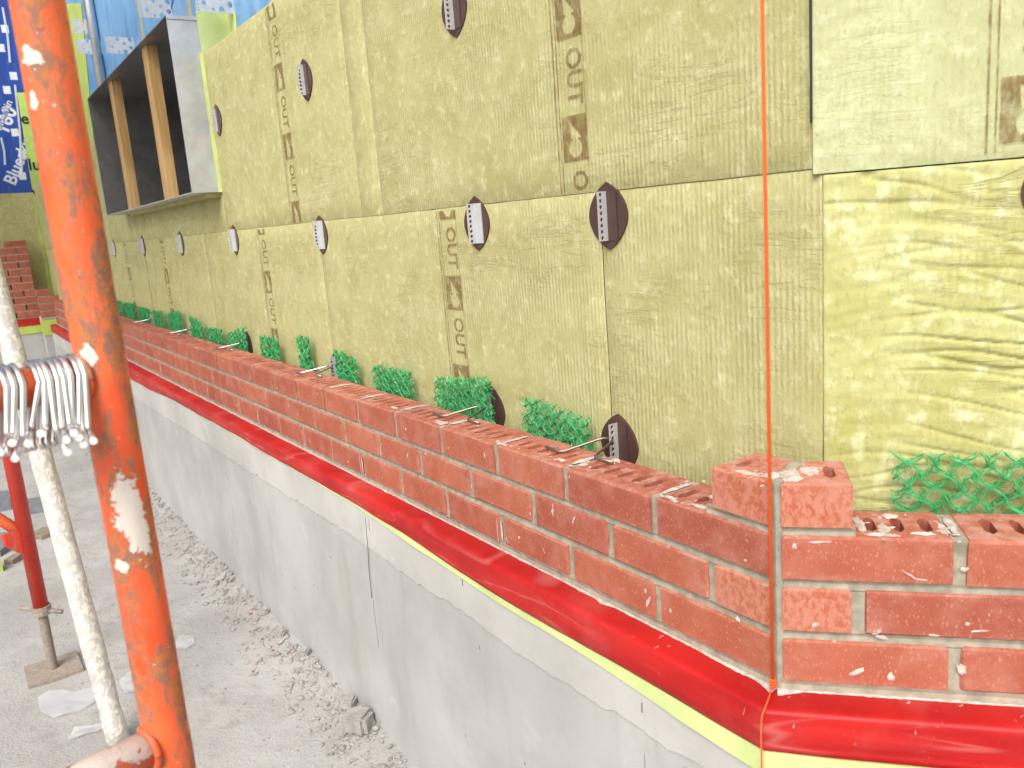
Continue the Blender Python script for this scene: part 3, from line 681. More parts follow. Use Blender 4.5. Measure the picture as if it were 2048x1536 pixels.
def on_board(lst, x): 
    for o in lst:
        bx = [WORLD[o][0]+q.co.x for q in o.data.vertices]
        if min(bx) < x < max(bx): return o
def strip_on(lst, x0, zt, zb, zsq):
    o = on_board(lst, x0+.04); y = WORLD[o][1]-.0016
    print_strip(o, x0, zt, zb, zsq, PY(y))
for x in (-.985, -2.205, -3.69, -4.61, -5.9): strip_on(LB, x, ZJ-.004, -.18, .2816)
strip_on(UB[4:5], -.546, 1.03, ZJ+.004, .551); strip_on(UB[2:3], -1.865, 1.035, ZJ+.004, .49)
RBP = [o for o in iw.children if o.rotation_euler.z > .1][-1]
print_strip(iw, 0, 1.0, .425, .70, lambda a, z: rw(.243+a, GR_-.0026, z))

# ------------------------------------------------------------------ brick ties
def plate_mesh(P, us, zs, holes, th):
    """perforated plate: cell grid us x zs, holes {(i,j):radius}; P(u, t, z)"""
    mb = MB()
    for i in range(len(us)-1):
        for j in range(len(zs)-1):
            u0, u1, z0, z1 = us[i], us[i+1], zs[j], zs[j+1]; r = holes.get((i, j), 0)
            if not r:
                mb.hexa([P(u0, 0, z0), P(u1, 0, z0), P(u1, th, z0), P(u0, th, z0)], [P(u0, 0, z1), P(u1, 0, z1), P(u1, th, z1), P(u0, th, z1)]); continue
            uc, zc = (u0+u1)/2, (z0+z1)/2; hu, hz = (u1-u0)/2, (z1-z0)/2; oc = []; ic = []
            for k in range(8):
                w = math.pi/4*k; cx, cz = math.cos(w), math.sin(w); m = max(abs(cx), abs(cz))
                oc.append((uc+hu*cx/m, zc+hz*cz/m)); ic.append((uc+r*cx, zc+r*cz))
            v = [P(a, 0, b_) for a, b_ in oc]+[P(a, 0, b_) for a, b_ in ic]+[P(a, th, b_) for a, b_ in oc]+[P(a, th, b_) for a, b_ in ic]
            for k in range(8):
                n = (k+1) % 8; mb.add([v[k], v[n], v[8+n], v[8+k]], [(0, 1, 2, 3)]); mb.add([v[16+k], v[24+k], v[24+n], v[16+n]], [(0, 1, 2, 3)])
                mb.add([v[8+k], v[8+n], v[24+n], v[24+k]], [(0, 1, 2, 3)]); mb.add([v[k], v[16+k], v[16+n], v[n]], [(0, 1, 2, 3)])
    return mb
def tie(x, z, label, oval=True, wire=False, P=None, yb=GS, mat=M_galv, grp='wall tie brackets on the insulation', yface=GI, tilt=0.):
    P = P or (lambda a, g, zz: np.array([a, g, zz]))
    t = root('wall_tie', P(x, yface, z-.05), label, 'wall tie', grp)
    H = .039; yo = yface-.0235; zs = np.linspace(z-H, z+H, 9); ys = [yo, yo+.013, yo+.022, yo+.055, yb+.001]
    holes = {(0, k): .0034 for k in range(8)}
    if not oval:
        for k in (1, 4, 6): holes[(2, k)] = .0042
        zs2 = np.linspace(z-H, z+H, 5)
        pm = plate_mesh(lambda u, tt, zz: P(x+tt, u, zz), ys[:2], zs, {(0, k): .0028 for k in range(8)}, .0016)
        p2 = plate_mesh(lambda u, tt, zz: P(x+tt, u, zz), list(np.linspace(ys[1], yb+.001, 5)), zs2, {(0, 1): .008, (1, 3): .009, (2, 0): .011, (2, 2): .008, (1, 0): .006, (3, 1): .010, (3, 3): .011}, .0016)
        pm.add(p2.v, p2.f)
    else: pm = plate_mesh(lambda u, tt, zz: P(x+tt, u, zz), ys, zs, holes, .0016)
    fix_normals(pm.build('perforated_plate', M_greyplate, t).data)
    if oval:
        mb = MB(); n = 15; W, Hh = .042, .0535; ring = []
        for s in (-1, 1):
            for k in range(n):
                q = -1+2*k/(n-1); w = W*(1-abs(q)**1.9)*.93+.0065*math.sqrt(max(0, 1-abs(q)**6)); ring.append((s*w, q*Hh) if s > 0 else (-w, -q*Hh))
        m = len(ring); fr = [P(x+a, yface-.0035, z+b_) for a, b_ in ring]; bk = [P(x+a*1.0, yface+.002, z+b_) for a, b_ in ring]
        mb.add(fr+bk, [tuple(range(m))]+[(k, (k+1) % m, m+(k+1) % m, m+k) for k in range(m)])
        fix_normals(mb.build('washer_plate', M_plate, t).data)
        mb = MB(); mb.hexa([P(x+.0016, yface-.0052, z-H), P(x+.024, yface-.0052, z-H), P(x+.024, yface-.0036, z-H), P(x+.0016, yface-.0036, z-H)], [P(x+.0016, yface-.0052, z+H), P(x+.024, yface-.0052, z+H), P(x+.024, yface-.0036, z+H), P(x+.0016, yface-.0036, z+H)])
        fix_normals(mb.build('flange', M_greyplate if mat is not M_galv else M_plate, t).data)
    if wire:
        wz = z+.012; y0 = yo+.006; r = .0024; zb = .0052
        A = [P(x+.0008, y0, wz), P(x-.014, y0-.004, wz+.001), P(x-.024, y0-.013, wz-.002), P(x-.034, .046, zb), P(x-.040, .040, zb), P(x-.082, .043, zb)]
        B = [P(x+.0008, y0, wz), P(x+.010, y0-.012, wz-.002), P(x+.026, .064, zb+.0008), P(x+.031, .059, zb), P(x+.036, .0575, zb), P(x+.074, .0585, zb)]
        mb = MB(); mb.tube(list(reversed(A))+B[1:], r, 8); mb.build('wire_tie', M_wire_old if wire == 1 else M_wire, t, True)
    return t
order = ['nearest the orange string', 'second from the orange string', 'third from the orange string', 'fourth from the orange string', 'fifth from the orange string', 'sixth from the orange string', 'next to the orange scaffold pole']
for k, x in enumerate((-.427, -.823, -1.642, -2.464, -3.262, -4.073, -4.92)):
    tie(x, (.385, .388, .387, .390, .392, .394, .393)[k], 'brown oval wall tie with perforated steel plate, middle row, '+order[k], mat=M_galv if k < 1 else M_wire)
for x, z, lb in ((-.840, .795, 'brown oval wall tie cut by the top edge of the picture'), (-1.622, .797, 'brown oval wall tie in the upper row beside the upper left print'), (-2.466, .806, 'narrow brown oval wall tie in the upper row beside the window box')): tie(x, z, lb)
tie(.328, .378, 'brown wall tie cut by the right edge of the picture', P=lambda a, g, z: rw(a, g, z), yface=GR_, yb=.23)
for x, w, lb in ((-.429, 1, 'wall tie with bent wire on the bricks, nearest the corner'), (-.822, 1, 'wall tie with bent wire behind the bricks, second from the corner'), (-1.64, 2, 'wall tie with shiny wire half hidden by a narrow green mesh pad'), (-2.478, 2, 'small wall tie with shiny wire between two green mesh pads'), (-3.262, 2, 'distant shiny wire tie on the bricks, middle of the far row'), (-4.07, 2, 'distant wire tie on the bricks close to the orange pole'), (-4.9, 2, 'farthest wire tie on the bricks, at the edge of the orange pole')):
    tie(x, .003, lb, wire=w, grp='wire ties laid on the brick course')
for x, z, lb in ((-2.455, 1.20, 'pale perforated plate over the yellow tape at the window corner'), (-3.262, 1.364, 'pale perforated plate above the window box on the blue membrane'), (-4.07, 1.38, 'pale perforated plate on blue membrane left of the window top'), (-4.88, 1.535, 'lower pale perforated plate between grey conduit and scaffold pole'), (-4.93, 1.655, 'upper pale perforated plate between grey conduit and scaffold pole')):
    tie(x, z, lb, oval=False, mat=M_greyplate, grp='bare perforated plates on the blue membrane', yb=GS)

# ------------------------------------------------------------------ green drainage mesh pads
def mesh_pad(corners, P, label, g0=.096, g1=.132, zlow=-.05, fib=5, rad=.00075, pitch=.026):
    """corners: (a,z) top-left, top-right; pad reaches down into the cavity"""
    (aL, zL), (aR, zR) = corners; w = abs(aR-aL); mb = MB(); r = random.Random(int(abs(aL)*1000)); sd = r.uniform(0, 90)
    top = lambda q: zL+(zR-zL)*q
    def pt(u, k, j):             # u 0..1 along, k metres above zlow
        h = .007*nz(u*w*60+j*3.1, k*60, sd+j); d = .007*nz(u*w*60, k*60+j*2.7, sd+30+j)
        a = aL+(aR-aL)*u+h*.55; z = zlow+k+d*.5
        gg = (g0+g1)/2+(g1-g0)*.5*math.sin(u*w/pitch*math.pi+k/pitch*math.pi+.6*j)*.8
        return P(a, gg, z)
    H = max(zL, zR)-zlow; diag = w+H; n = int(diag/pitch)+1
    for dirn in (1, -1):
        for i in range(n+1):
            for j in range(fib):
                c0 = i*pitch+r.uniform(-1, 1)*.0028; pts = []; st = .005
                for s in range(int(H/st)+1):
                    k = s*st; x = (c0-k) if dirn > 0 else (c0-H+k)
                    x += .0042*math.sin(k/pitch*2*math.pi+i*3.14)
                    u = x/w
                    if -.01 <= u <= 1.01 and zlow+k <= top(u)+r.uniform(-.004, .005): pts.append(pt(u, k, j))
                    else:
                        if len(pts) > 2: mb.tube(pts, rad, 3, False)
                        pts = []
                if len(pts) > 2: mb.tube(pts, rad, 3, False)
    for q in range(int(w*H*5000)):                       # loose loops
        u, k = r.random(), r.random()*H
        if zlow+k > top(u): continue
        p0 = np.array(pt(u, k, 0)); rr_ = r.uniform(.003, .007); ax = np.array([r.gauss(0, 1) for _ in range(3)]); bx = np.array([r.gauss(0, 1) for _ in range(3)]); ax[1] *= .6; bx[1] *= .6
        ax /= np.linalg.norm(ax); bx /= np.linalg.norm(bx)
        mb.tube([p0+rr_*(ax*math.cos(t_)+bx*math.sin(t_)) for t_ in np.linspace(0, r.uniform(2.5, 5.5), 6)], rad*.9, 3, False)
    base = P((aL+aR)/2, (g0+g1)/2, zlow)
    o = mb.build('drainage_mesh_pad', M_green, None, False, base)
    return props(o, label, 'mesh pad', 'green drainage mesh pads behind the bricks')
PW = lambda a, g, z: np.array([a, g, z])
pads = [(-.674, .060, -.474, .044, 'green mesh pad nearest the corner on the receding wall, its top sloping right'),
        (-1.018, .056, -.786, .080, 'wide green mesh pad below the lower printed strip'),
        (-1.343, .050, -1.132, .056, 'green mesh pad second left of the nearest printed strip'),
        (-1.592, .074, -1.43, .052, 'green mesh pad with slanted top beside a shiny wire'),
        (-1.884, .089, -1.768, .090, 'narrow upright green mesh pad'),
        (-2.258, .066, -2.042, .060, 'green mesh pad just right of the small bracket plate'),
        (-2.665, .038, -2.39, .080, 'green mesh pad rising to the right beside the small bracket plate'),
        (-2.968, .042, -2.70, .052, 'low broad green mesh pad with a crumb of wool above it'),
        (-3.22, .082, -3.0, .058, 'distant green mesh pad whose top slopes steeply right'),
        (-3.657, .066, -3.35, .096, 'distant green mesh pad with a stepped rising top'),
        (-3.976, .063, -3.742, .074, 'distant green mesh pad fifth from the orange pole'),
        (-4.36, .069, -4.05, .071, 'distant green mesh pad with a thin wire running past its right edge'),
        (-4.755, .076, -4.43, .080, 'distant green mesh pad second from the orange pole'),
        (-5.2, .073, -4.80, .081, 'farthest green mesh pad half hidden by the orange pole')]
for k, (a, z0, b_, z1, lb) in enumerate(pads):
    hw = .010 if k < 3 else (.008 if k < 5 else .005); sh = .012*(b_-a) if k < 3 else .09*(b_-a)
    mesh_pad(((a+sh*.3, z0), (b_-sh, z1)), PW, lb, g0=.115-hw, g1=.115+hw, fib=9 if k < 3 else 6, rad=.00055 if k < 3 else .0009)
mesh_pad(((.148, .071), (.40, .072)), PR, 'large green mesh pad with open cells on the right-hand brick wall', g0=.094, g1=.118, fib=9, rad=.00048, pitch=.031)

# ------------------------------------------------------------------ window box
wb = root('window_box', (WX1, GI, WZ0), 'galvanised sheet metal window box projecting from the insulation', 'window')
s = .004; DEP = .60
def panel(name, lo, hi, mat, par=wb):
    mb = MB(); mb.box(lo, hi); return mb.build(name, mat, par)
panel('side_panel', (WX1-s, WY, WZ0), (WX1, WY+DEP, WZ1), M_galv_box)
panel('side_panel', (WX0, WY, WZ0), (WX0+s, WY+DEP, WZ1), M_galv_shade)
panel('head_panel', (WX0+s, WY, WZ1-s), (WX1-s, WY+DEP, WZ1), M_galv_shade); panel('sill_panel', (WX0+s, WY, WZ0), (WX1-s, WY+DEP, WZ0+s), M_galv_box)
panel('shaded_inner_face', (WX1-s-.003, WY+.003, WZ0+s), (WX1-s-.0005, WY+DEP, WZ1-s), M_galv_shade); panel('back_panel', (WX0+s, WY+DEP-.01, WZ0+s), (WX1-s, WY+DEP, WZ1-s), M_galv_shade)  # inner sheets darkened by colour to read as a shaded recess
panel('hemmed_edge', (WX1+.0005, WY, WZ0), (WX1+.003, GI+.001, WZ0+.018), M_galv_box); panel('hemmed_edge', (WX1+.0005, WY, WZ1-.012), (WX1+.003, GI+.1, WZ1+.001), M_galv_box)
mb = MB(); mb.box((WX0+.3, GI-.045, WZ0-.016), (WX1-.02, GI+.02, WZ0-.0005)); mb.build('sill_shim', M_wool, wb)
for (px, py), lb in (((264, 412), 'bare spruce stud standing in the window box, left one'), ((338, 390), 'bare spruce stud standing in the window box, right one')):
    q = on_y(px, py, WY+.03); x = q[0]
    mb = MB(); mb.box((x-.064, WY+.025, WZ0+s), (x+.022, WY+.064, WZ1-s)); o = mb.build('wood_stud', M_wood, None, False, (x, WY+.045, WZ0+s)); props(o, lb, 'stud', 'studs in the window box')
# tape and conduit
def sheet(name, pix, y, mat, label, cat, th=.003):
    pts = [on_y(u, v_, y) for u, v_ in pix]; n = len(pts); mb = MB()
    mb.add(pts+[p+np.array([0, th, 0]) for p in pts], [tuple(range(n)), tuple(range(n, 2*n))]+[(k, (k+1) % n, n+(k+1) % n, n+k) for k in range(n)])
    o = mb.build(name, mat, None, False, pts[0]); fix_normals(o.data); return props(o, label, cat)
sheet('tape_patch', [(392, 22), (470, 24), (474, 70), (462, 90), (398, 150)], GS-.004, M_yel, 'yellow-green tape patch right of the window box on blue membrane', 'tape')
o = MB().box((WX1+.0035, GI-.002, 1.047), (WX1+.008, GS, WZ1+.02)).build('tape_patch', M_yel, None, False, (WX1+.005, GI, 1.047)); props(o, 'yellow-green tape folded onto the window box side above the insulation', 'tape')
o = MB().box((WX1+.0035, GI-.012, WZ0-.002), (WX1+.009, GI+.03, 1.046)).build('tape_edge', M_yel, None, False, (WX1+.005, GI, WZ0)); props(o, 'thin yellow-green tape edge along the right side of window box', 'tape')
sheet('tape_strip', [(120, 8), (162, 6), (188, 290), (150, 292)], GS-.005, M_yel_dk, 'yellow-green vertical tape strip between scaffold pole and window', 'tape')
q = on_y(186, 60, GS-.03)
o = MB().tube([(q[0], q[1], .98), (q[0], q[1], 2.6)], .028, 12).build('conduit', M_galv, None, True, (q[0], q[1], .98)); props(o, 'grey vertical conduit pipe in front of the blue membrane', 'pipe')

# ------------------------------------------------------------------ far return wall
FX = -8.75
fr = root('return_wall', (FX, -1, -.2), 'far return wall with deep blue membrane over insulation', 'wall')
MB().box((FX-.12, -3.2, -.2), (FX-.10, GS, 2.8)).build('sheathing', M_blue2, fr)
MB().box((FX-.099, -3.2, .98), (FX-.07, GS, 2.8)).build('blue_membrane', M_blue2, fr)
MB().box((FX-.098, -3.2, -.19), (FX, GS-.11, .98)).build('insulation_board', M_wool, fr)
def txt(s, size, org, udir, vdir, mat, name, parent, bold=0.):
    me = text_mesh(s, size, bold); udir, vdir = np.array(udir), np.array(vdir); n = np.cross(udir, vdir)
    v = [np.array(org)+udir*q.co.x+vdir*q.co.y-WORLD[parent] for q in me.vertices]
    return link(name, mk_mesh(name, v, [tuple(p.vertices) for p in me.polygons], mat), parent)
XB = FX-.0685
a45 = math.radians(62); ud = np.array([0, math.cos(a45), math.sin(a45)]); vd = np.array([0, -math.sin(a45), math.cos(a45)])
txt('160', .17, on_x(15, 270, XB), ud, vd, M_whiteprint, 'lettering', fr, .004); txt('Blueskin', .09, on_x(2, 262, XB), ud, vd, M_whiteprint, 'lettering', fr, .001)
txt('Blueskin', .15, on_x(30, 372, XB), ud, vd, M_whiteprint, 'lettering', fr, .003)
for (u, v_) in ((10, 58), (2, 96), (27, 152), (14, 180), (30, 265), (45, 310), (45, 352)):
    q = on_x(u, v_, XB); MB().box((XB-.002, q[1]-.03, q[2]-.035), (XB+.002, q[1]+.03, q[2]+.035)).build('fixing_patch', M_whiteprint, fr)
for pa, pb in (((5, 15), (20, 125)), ((30, 170), (44, 345)), ((2, 275), (10, 330))):
    a, b_ = on_x(*pa, XB), on_x(*pb, XB); MB().tube([a, (a+b_)/2+np.array([0, .01, 0]), b_], .010, 4).build('membrane_crease', M_whiteprint, fr)
# vertical tape strip with black print at the inner corner
XS = FX+.03
pts = [on_x(u, v_, XS) for u, v_ in ((35, 185), (58, 185), (122, 600), (100, 600))]
mb = MB(); mb.add(pts+[p-np.array([.05, 0, 0]) for p in pts], [(0, 1, 2, 3), (7, 6, 5, 4), (0, 4, 5, 1), (1, 5, 6, 2), (2, 6, 7, 3), (3, 7, 4, 0)])
ts = root('corner_tape', pts[3], 'yellow-green corner strip with black letters left of the orange pole', 'tape')
fix_normals(mb.build('tape', M_yel_dk, ts).data)
for s_, px, sz in (('e', (43, 247), .14), ('lu', (58, 340), .15), ('VP', (68, 404), .16)):
    txt(s_, sz, on_x(*px, XS+.003), (0, 1, 0), (0, 0, 1), M_black, 'lettering', ts, .003)
# racked brick pier of the return wall
pr_ = root('brick_pier', (FX+.15, -.2, -.2), 'racked red brick pier on the far return wall, above red flashing', 'brick wall')
mbm = MB()
for c in range(11):
    zt = -.2+J+BH+c*CM; ymax = -.02; y = ymax
    lim = -.75 if c < 9 else (-.14 if c > 9 else -.30)
    first = True
    while y > lim:
        L = .09 if (first and c % 2) else BL; first = False
        if L > .1: me = BRK[c % 6]
        else: me = jit_box(.09, BD, BH, c)
        o = link('brick', me, pr_, (FX+.045+.09, y-L/2, zt-BH/2), math.pi/2); y -= L+J
    MB_ = mbm.box((FX+.096, max(lim, -.75)-.1, zt-BH-J-.001), (FX+.176, ymax-.003, zt-BH+.001))
mbm.build('mortar', M_mortar, pr_)
o = MB().box((FX+.02, -3.2, -.27), (FX+.215, -.03, -.2015)).build('flashing', M_red, pr_)
o = MB().box((FX+.02, -3.2, -.345), (FX+.212, .0, -.2705)).build('liner', M_yel_dk, pr_)
MB().box((FX+.0, -3.2, GZ-.2), (FX+.205, .02, -.3455)).build('foundation', M_conc, pr_)
st = root('brick_stub', (-8.3, .05, -.2), 'small three course brick stub in front of the far corner', 'brick wall')
for c in range(4):
    zt = -.2+J+BH+c*CM
    link('brick', jit_box(.19 if c < 3 else .12, BD, BH, 70+c), st, (-8.32, .06-(0 if c < 3 else .045), zt-BH/2), math.pi/2)
    MB().box((-8.36, -.03, zt-BH-J), (-8.28, .15 if c < 3 else .07, zt-BH+.0005)).build('mortar', M_mortar, st)
MB().box((-8.37, -.04, -.36), (-8.268, .16, -.2105)).build('liner', M_yel_dk, st)
MB().box((-8.50, -.03, GZ-.1), (-8.275, .2, -.3605)).build('plinth', M_conc, st)

# ------------------------------------------------------------------ mason's line
sl = root('string_line', (0, -.06, GZ), 'taut orange string hanging plumb at the brick corner', 'string')
tp_ = []; SX, SY = .0005, -.0075
mb = MB(); mb.tube([(SX, SY, -.186), (SX, SY, .6), (SX, SY, 2.4)], .0015, 8); mb.build('cord', M_string, sl, True)
mb = MB(); mb.tube([(SX-.0014, SY-.0012, -.19), (SX-.001, SY-.001, .5), (SX-.0006, SY-.0005, 2.4)], .0011, 6); mb.build('second_strand', M_string, sl, True)
mb = MB(); 
for k in range(3): mb.tube([np.array([SX+.003*math.cos(t_), SY+.003*math.sin(t_)-.001, -.186-.004*k+.002*t_/6]) for t_ in np.linspace(0, 6.2, 9)], .0016, 6)
mb.build('knot', M_string, sl, True)
mb = MB(); mb.tube([(SX, SY, -.19), (.010, -.030, -.199), (.0205, -.0545, -.2045), (.0215, -.0575, -.22), (.0220, -.0585, -.5), (.0220, -.0585, GZ+.012)], .0010, 6); mb.build('tail', M_string, sl, True)
mb = MB(); mb.tube([(.022, -.0585, GZ-.05), (.022, -.0585, GZ+.02)], .003, 8); mb.build('nail', M_rust, sl, True)

# ------------------------------------------------------------------ scaffold
def ring(mb, c, r0, r1, h, n=20):
    c = np.array(c, float); v = []
    for z in (0, h):
        for rr_ in (r0, r1):
            v += [c+np.array([rr_*math.cos(2*math.pi*k/n), rr_*math.sin(2*math.pi*k/n), z]) for k in range(n)]
    f = []
    for k in range(n):
        m = (k+1) % n; f += [(k, m, n+m, n+k), (2*n+k, 3*n+k, 3*n+m, 2*n+m), (n+k, n+m, 3*n+m, 3*n+k), (k, 2*n+k, 2*n+m, m)]
    mb.add(v, f)
PX, PYY = -.1386, -.6660
def splat_at(u, v_):                # where the pixel's ray meets the tube
    r = ray(u, v_); a = r[0]**2+r[1]**2; o = CAM-np.array([PX, PYY, 0]); b_ = o[0]*r[0]+o[1]*r[1]; c_ = o[0]**2+o[1]**2-.0193**2
    return CAM+r*((-b_-math.sqrt(max(0, b_*b_-a*c_)))/a)
base0 = np.array([PX, PYY, GZ])
spl = [(splat_at(178, 712)-base0, .006, .010), (splat_at(258, 1015)-base0, .013, .030), (splat_at(280, 1065)-base0, .010, .024), (splat_at(62, 112)-base0, .009, .008), (splat_at(242, 1134)-base0, .006, .006), (splat_at(66, 205)-base0, .005, .007)]
M_pole = pole_mat('orange_painted_tube', (.72, .085, .022), (.80, .15, .045), .455, .57, 0, spl)
M_pole_b = pole_mat('orange_painted_bar', (.58, .07, .02), (.66, .12, .045), .50, .60, 0)
M_pole_c = pole_mat('mortar_splashed_bar', (.50, .10, .05), (.58, .16, .09), .50, .60, 0, [(np.array([PX, PYY, z_for(PX, PYY, 1478)])+np.array([.19, -.98, 0])*t_+np.array([0, 0, .012])-base0, .022, .016) for t_ in (.03, .06, .10)])
M_leg = pole_mat('red_painted_tube', (.52, .03, .02), (.6, .05, .03), .57, .63, 0)
M_caked = pole_mat('mortar_caked_tube', (.42, .405, .375), (.50, .485, .45), .68, .74, 1)
sf = root('scaffold', base0, 'near orange painted rusty scaffold frame with mortar splashes', 'scaffold')
R0 = .0193
zz = np.linspace(GZ+.22, 2.2, 60)
MB().tube([(PX, PYY, z) for z in zz], R0, 28).build('upright', M_pole, sf, True)
bd = np.array([math.cos(math.radians(-79)), math.sin(math.radians(-79)), 0])
bar0 = np.array([PX, PYY, z_for(PX, PYY, 748)])
MB().tube([bar0+bd*t_ for t_ in np.linspace(.012, 1.05, 12)], .0155, 24).build('ledger_bar', M_pole_b, sf, True)
ZB2 = z_for(PX, PYY, 1478)
bar1 = np.array([PX, PYY, ZB2]); bd2 = bd
MB().tube([bar1+bd2*t_ for t_ in np.linspace(.012, 1.05, 12)], .0165, 24).build('ledger_bar', M_pole_c, sf, True)
for c_, r_ in ((bar0, .0155), (bar1, .0165)):      # weld beads
    mb = MB(); e = np.array([-bd[1], bd[0], 0]); up = np.array([0, 0, 1.])
    pts = [c_+bd*(.0196-.006*abs(math.cos(t_))*.6)+ (e*math.cos(t_)+up*math.sin(t_))*(r_+.0015) for t_ in np.linspace(0, 2*math.pi, 25)]
    mb.tube(pts, .0034, 8, False); mb.build('weld_bead', M_pole_b, sf, True)
far_up = bar0+bd*1.07
MB().tube([(far_up[0], far_up[1], z) for z in np.linspace(GZ+.01, 2.2, 8)], R0, 20).build('upright', M_pole_b, sf, True)
MB().tube([(PX, PYY, GZ+.008), (PX, PYY, GZ+.24)], .016, 12).build('jack_screw', M_rust, sf, True)
MB().box((PX-.07, PYY-.07, GZ-.003), (PX+.07, PYY+.07, GZ+.009)).build('base_plate', M_rust, sf)

# the red leg behind, standing on a screw jack
lb_ = on_z(108, 1342, GZ); lx, ly = lb_[0], lb_[1]
s2 = root('scaffold', (lx, ly, GZ), 'farther red scaffold leg on a rusty screw jack with base plate', 'scaffold')
zn = z_for(lx, ly, 1220)
MB().tube([(lx, ly, zn+.012), (lx, ly, .6), (lx, ly, 2.2)], .0213, 20).build('upright', M_leg, s2, True)
mb = MB(); n = 90
mb.tube([(lx, ly, GZ+.01+(zn-GZ)*k/n) for k in range(n+1)], [.0125+.0022*(k % 2) for k in range(n+1)], 12); mb.build('jack_screw', M_rust, s2, True)
mb = MB(); mb.tube([(lx, ly, zn-.012), (lx, ly, zn+.014)], .027, 12); mb.build('jack_nut', M_rust, s2)
e = AR*np.array([1, 1, 0]); e /= np.linalg.norm(e)
mb = MB(); q = np.array([lx, ly, zn]); mb.tube([q-e*.066+[0, 0, .012], q, q+e*.062-[0, 0, .010]], .0072, 10); mb.build('nut_handle', M_rust, s2, True)
MB().box((lx-.075, ly-.075, GZ-.004), (lx+.075, ly+.075, GZ+.011)).build('base_plate', M_rust, s2)
zb_ = z_for(lx, ly, 1078); q = np.array([lx, ly, zb_])
MB().hexa([q+bd*.015+[0, -.004, -.045], q+bd*.06+[0, -.004, .0], q+bd*.06+[.008, .004, .0], q+bd*.015+[.008, .004, -.045]], [q+bd*.015+[0, -.004, .035], q+bd*.06+[0, -.004, .035], q+bd*.06+[.008, .004, .035], q+bd*.015+[.008, .004, .035]]).build('gusset', M_leg, s2)
MB().tube([q+[0, 0, .01], at_depth(-40, 1015, (q-CAM)@AF-.02), at_depth(-340, 870, (q-CAM)@AF-.1)], .017, 14).build('brace', M_pole_b, s2, True)
# mortar caked pipe leaning behind the near frame
g0_ = on_z(240, 1492, GZ); g1_ = at_depth(-6, 585, 2.15)
dv = g1_-g0_; pts = [g0_+dv*t_ for t_ in np.linspace(0, 1.7, 40)]
mb = MB(); mb.tube(pts, [.0275+.0018*nz(k*.7, 3)+.0012*nz(k*1.9, 8) for k in range(40)], 18)
for i, vv in enumerate(mb.v): vv += .0022*np.array([nz(*(vv*28)), nz(*(vv*28+9)), nz(*(vv*28+17))])
o = mb.build('leaning_pipe', M_caked, None, True, g0_); props(o, 'grey mortar caked pipe leaning behind the orange scaffold pole', 'pipe')

# wire ties hung over the ledger bar
def hung_wire(t_, top_px, bot_px, end_px, lb, back=True, lean=0.):
    """t_: distance along the bar; front arm runs from the bar top to bot_px, its foot bends towards end_px"""
    c = bar0+bd*t_; n = np.cross(bd, [0, 0, 1]); n = n if n@AF < 0 else -n       # n: side facing the camera
    R = .0155+.0030; r = .0024; dd = (c-CAM)@AF-.014
    top = [c+np.array([0, 0, 1])*R*math.sin(w)+n*R*math.cos(w)+bd*lean*.0 for w in np.linspace(math.pi*.92, .25, 7)]
    bot = at_depth(*bot_px, dd-.004); end = at_depth(*end_px, dd-.036)
    bk = c-n*R*1.1+np.array([0, 0, -1])*.048+bd*.010
    pts = [bk+n*.004+np.array([0, 0, -.004]), bk]+top+[top[-1]+(bot-top[-1])*k for k in (.33, .7, .94)]+[bot+(end-bot)*.10-np.array([0, 0, .0022]), bot+(end-bot)*.35, end]
    o = root('hung_wire_tie', end, lb, 'wire tie', 'wire ties hung over the scaffold bar')
    MB().tube(pts, r, 10).build('wire', M_wire, o, True)
    d = (end-bot); d /= np.linalg.norm(d)
    MB().tube([end-d*.0006, end+d*.0004], r*1.12, 12).build('cut_end', M_lit_end, o)
ws = [(0.0194, (176, 858), (187, 882), 'bent steel wire hung on the bar right beside the orange upright'),
      (0.0237, (158, 850), (167, 889), 'bent steel wire second from the orange upright'),
      (0.0301, (146, 846), (158, 875), 'bent steel wire third from the orange upright'),
      (0.0351, (140, 850), (147, 866), 'bent steel wire fourth from the orange upright'),
      (0.0394, (124, 858), (133, 880), 'bent steel wire fifth from the orange upright'),
      (0.0451, (112, 860), (135, 905), 'bent steel wire sixth from the orange upright, lowest of its cluster'),
      (0.0487, (90, 852), (82, 867), 'bent steel wire in the middle of the bar, its end turned left'),
      (0.0523, (62, 856), (55, 888), 'bent steel wire fourth from the left frame edge'),
      (0.0637, (46, 872), (30, 917), 'bent steel wire with the lowest end, over the red leg'),
      (0.0694, (26, 868), (24, 886), 'bent steel wire second from the left frame edge'),
      (0.0744, (14, 868), (0, 905), 'bent steel wire at the left frame edge')]
for t_, bp, ep, lb in ws: hung_wire(t_, None, bp, ep, lb)

# ------------------------------------------------------------------ rubble, scraps
def stone_mesh(seed, mat):
    r = random.Random(seed); bm = bmesh.new(); bmesh.ops.create_icosphere(bm, subdivisions=1, radius=1)
    sc = (r.uniform(.8, 1.3), r.uniform(.7, 1.1), r.uniform(.5, .8))
    for q in bm.verts: q.co = Vector((q.co.x*sc[0], q.co.y*sc[1], q.co.z*sc[2]))*r.uniform(.78, 1.15)
    v = np.array([q.co[:] for q in bm.verts]); f = [tuple(w.index for w in p.verts) for p in bm.faces]; bm.free(); return v, f
SH = [stone_mesh(i, None) for i in range(8)]
def ground_z(x, y):
    z = GZ + .006*nz(x*3, y*3, 1) + .004*nz(x*11, y*11, 2); d = -.042-y
    if -.2 < d < .5:
        w = max(0, 1-max(d, 0)/(.20+.06*nz(x*2.3, 5))); z += w*w*(.035+.02*nz(x*6, y*9, 3)) + w*.010*nz(x*30, y*30, 4)
    return z
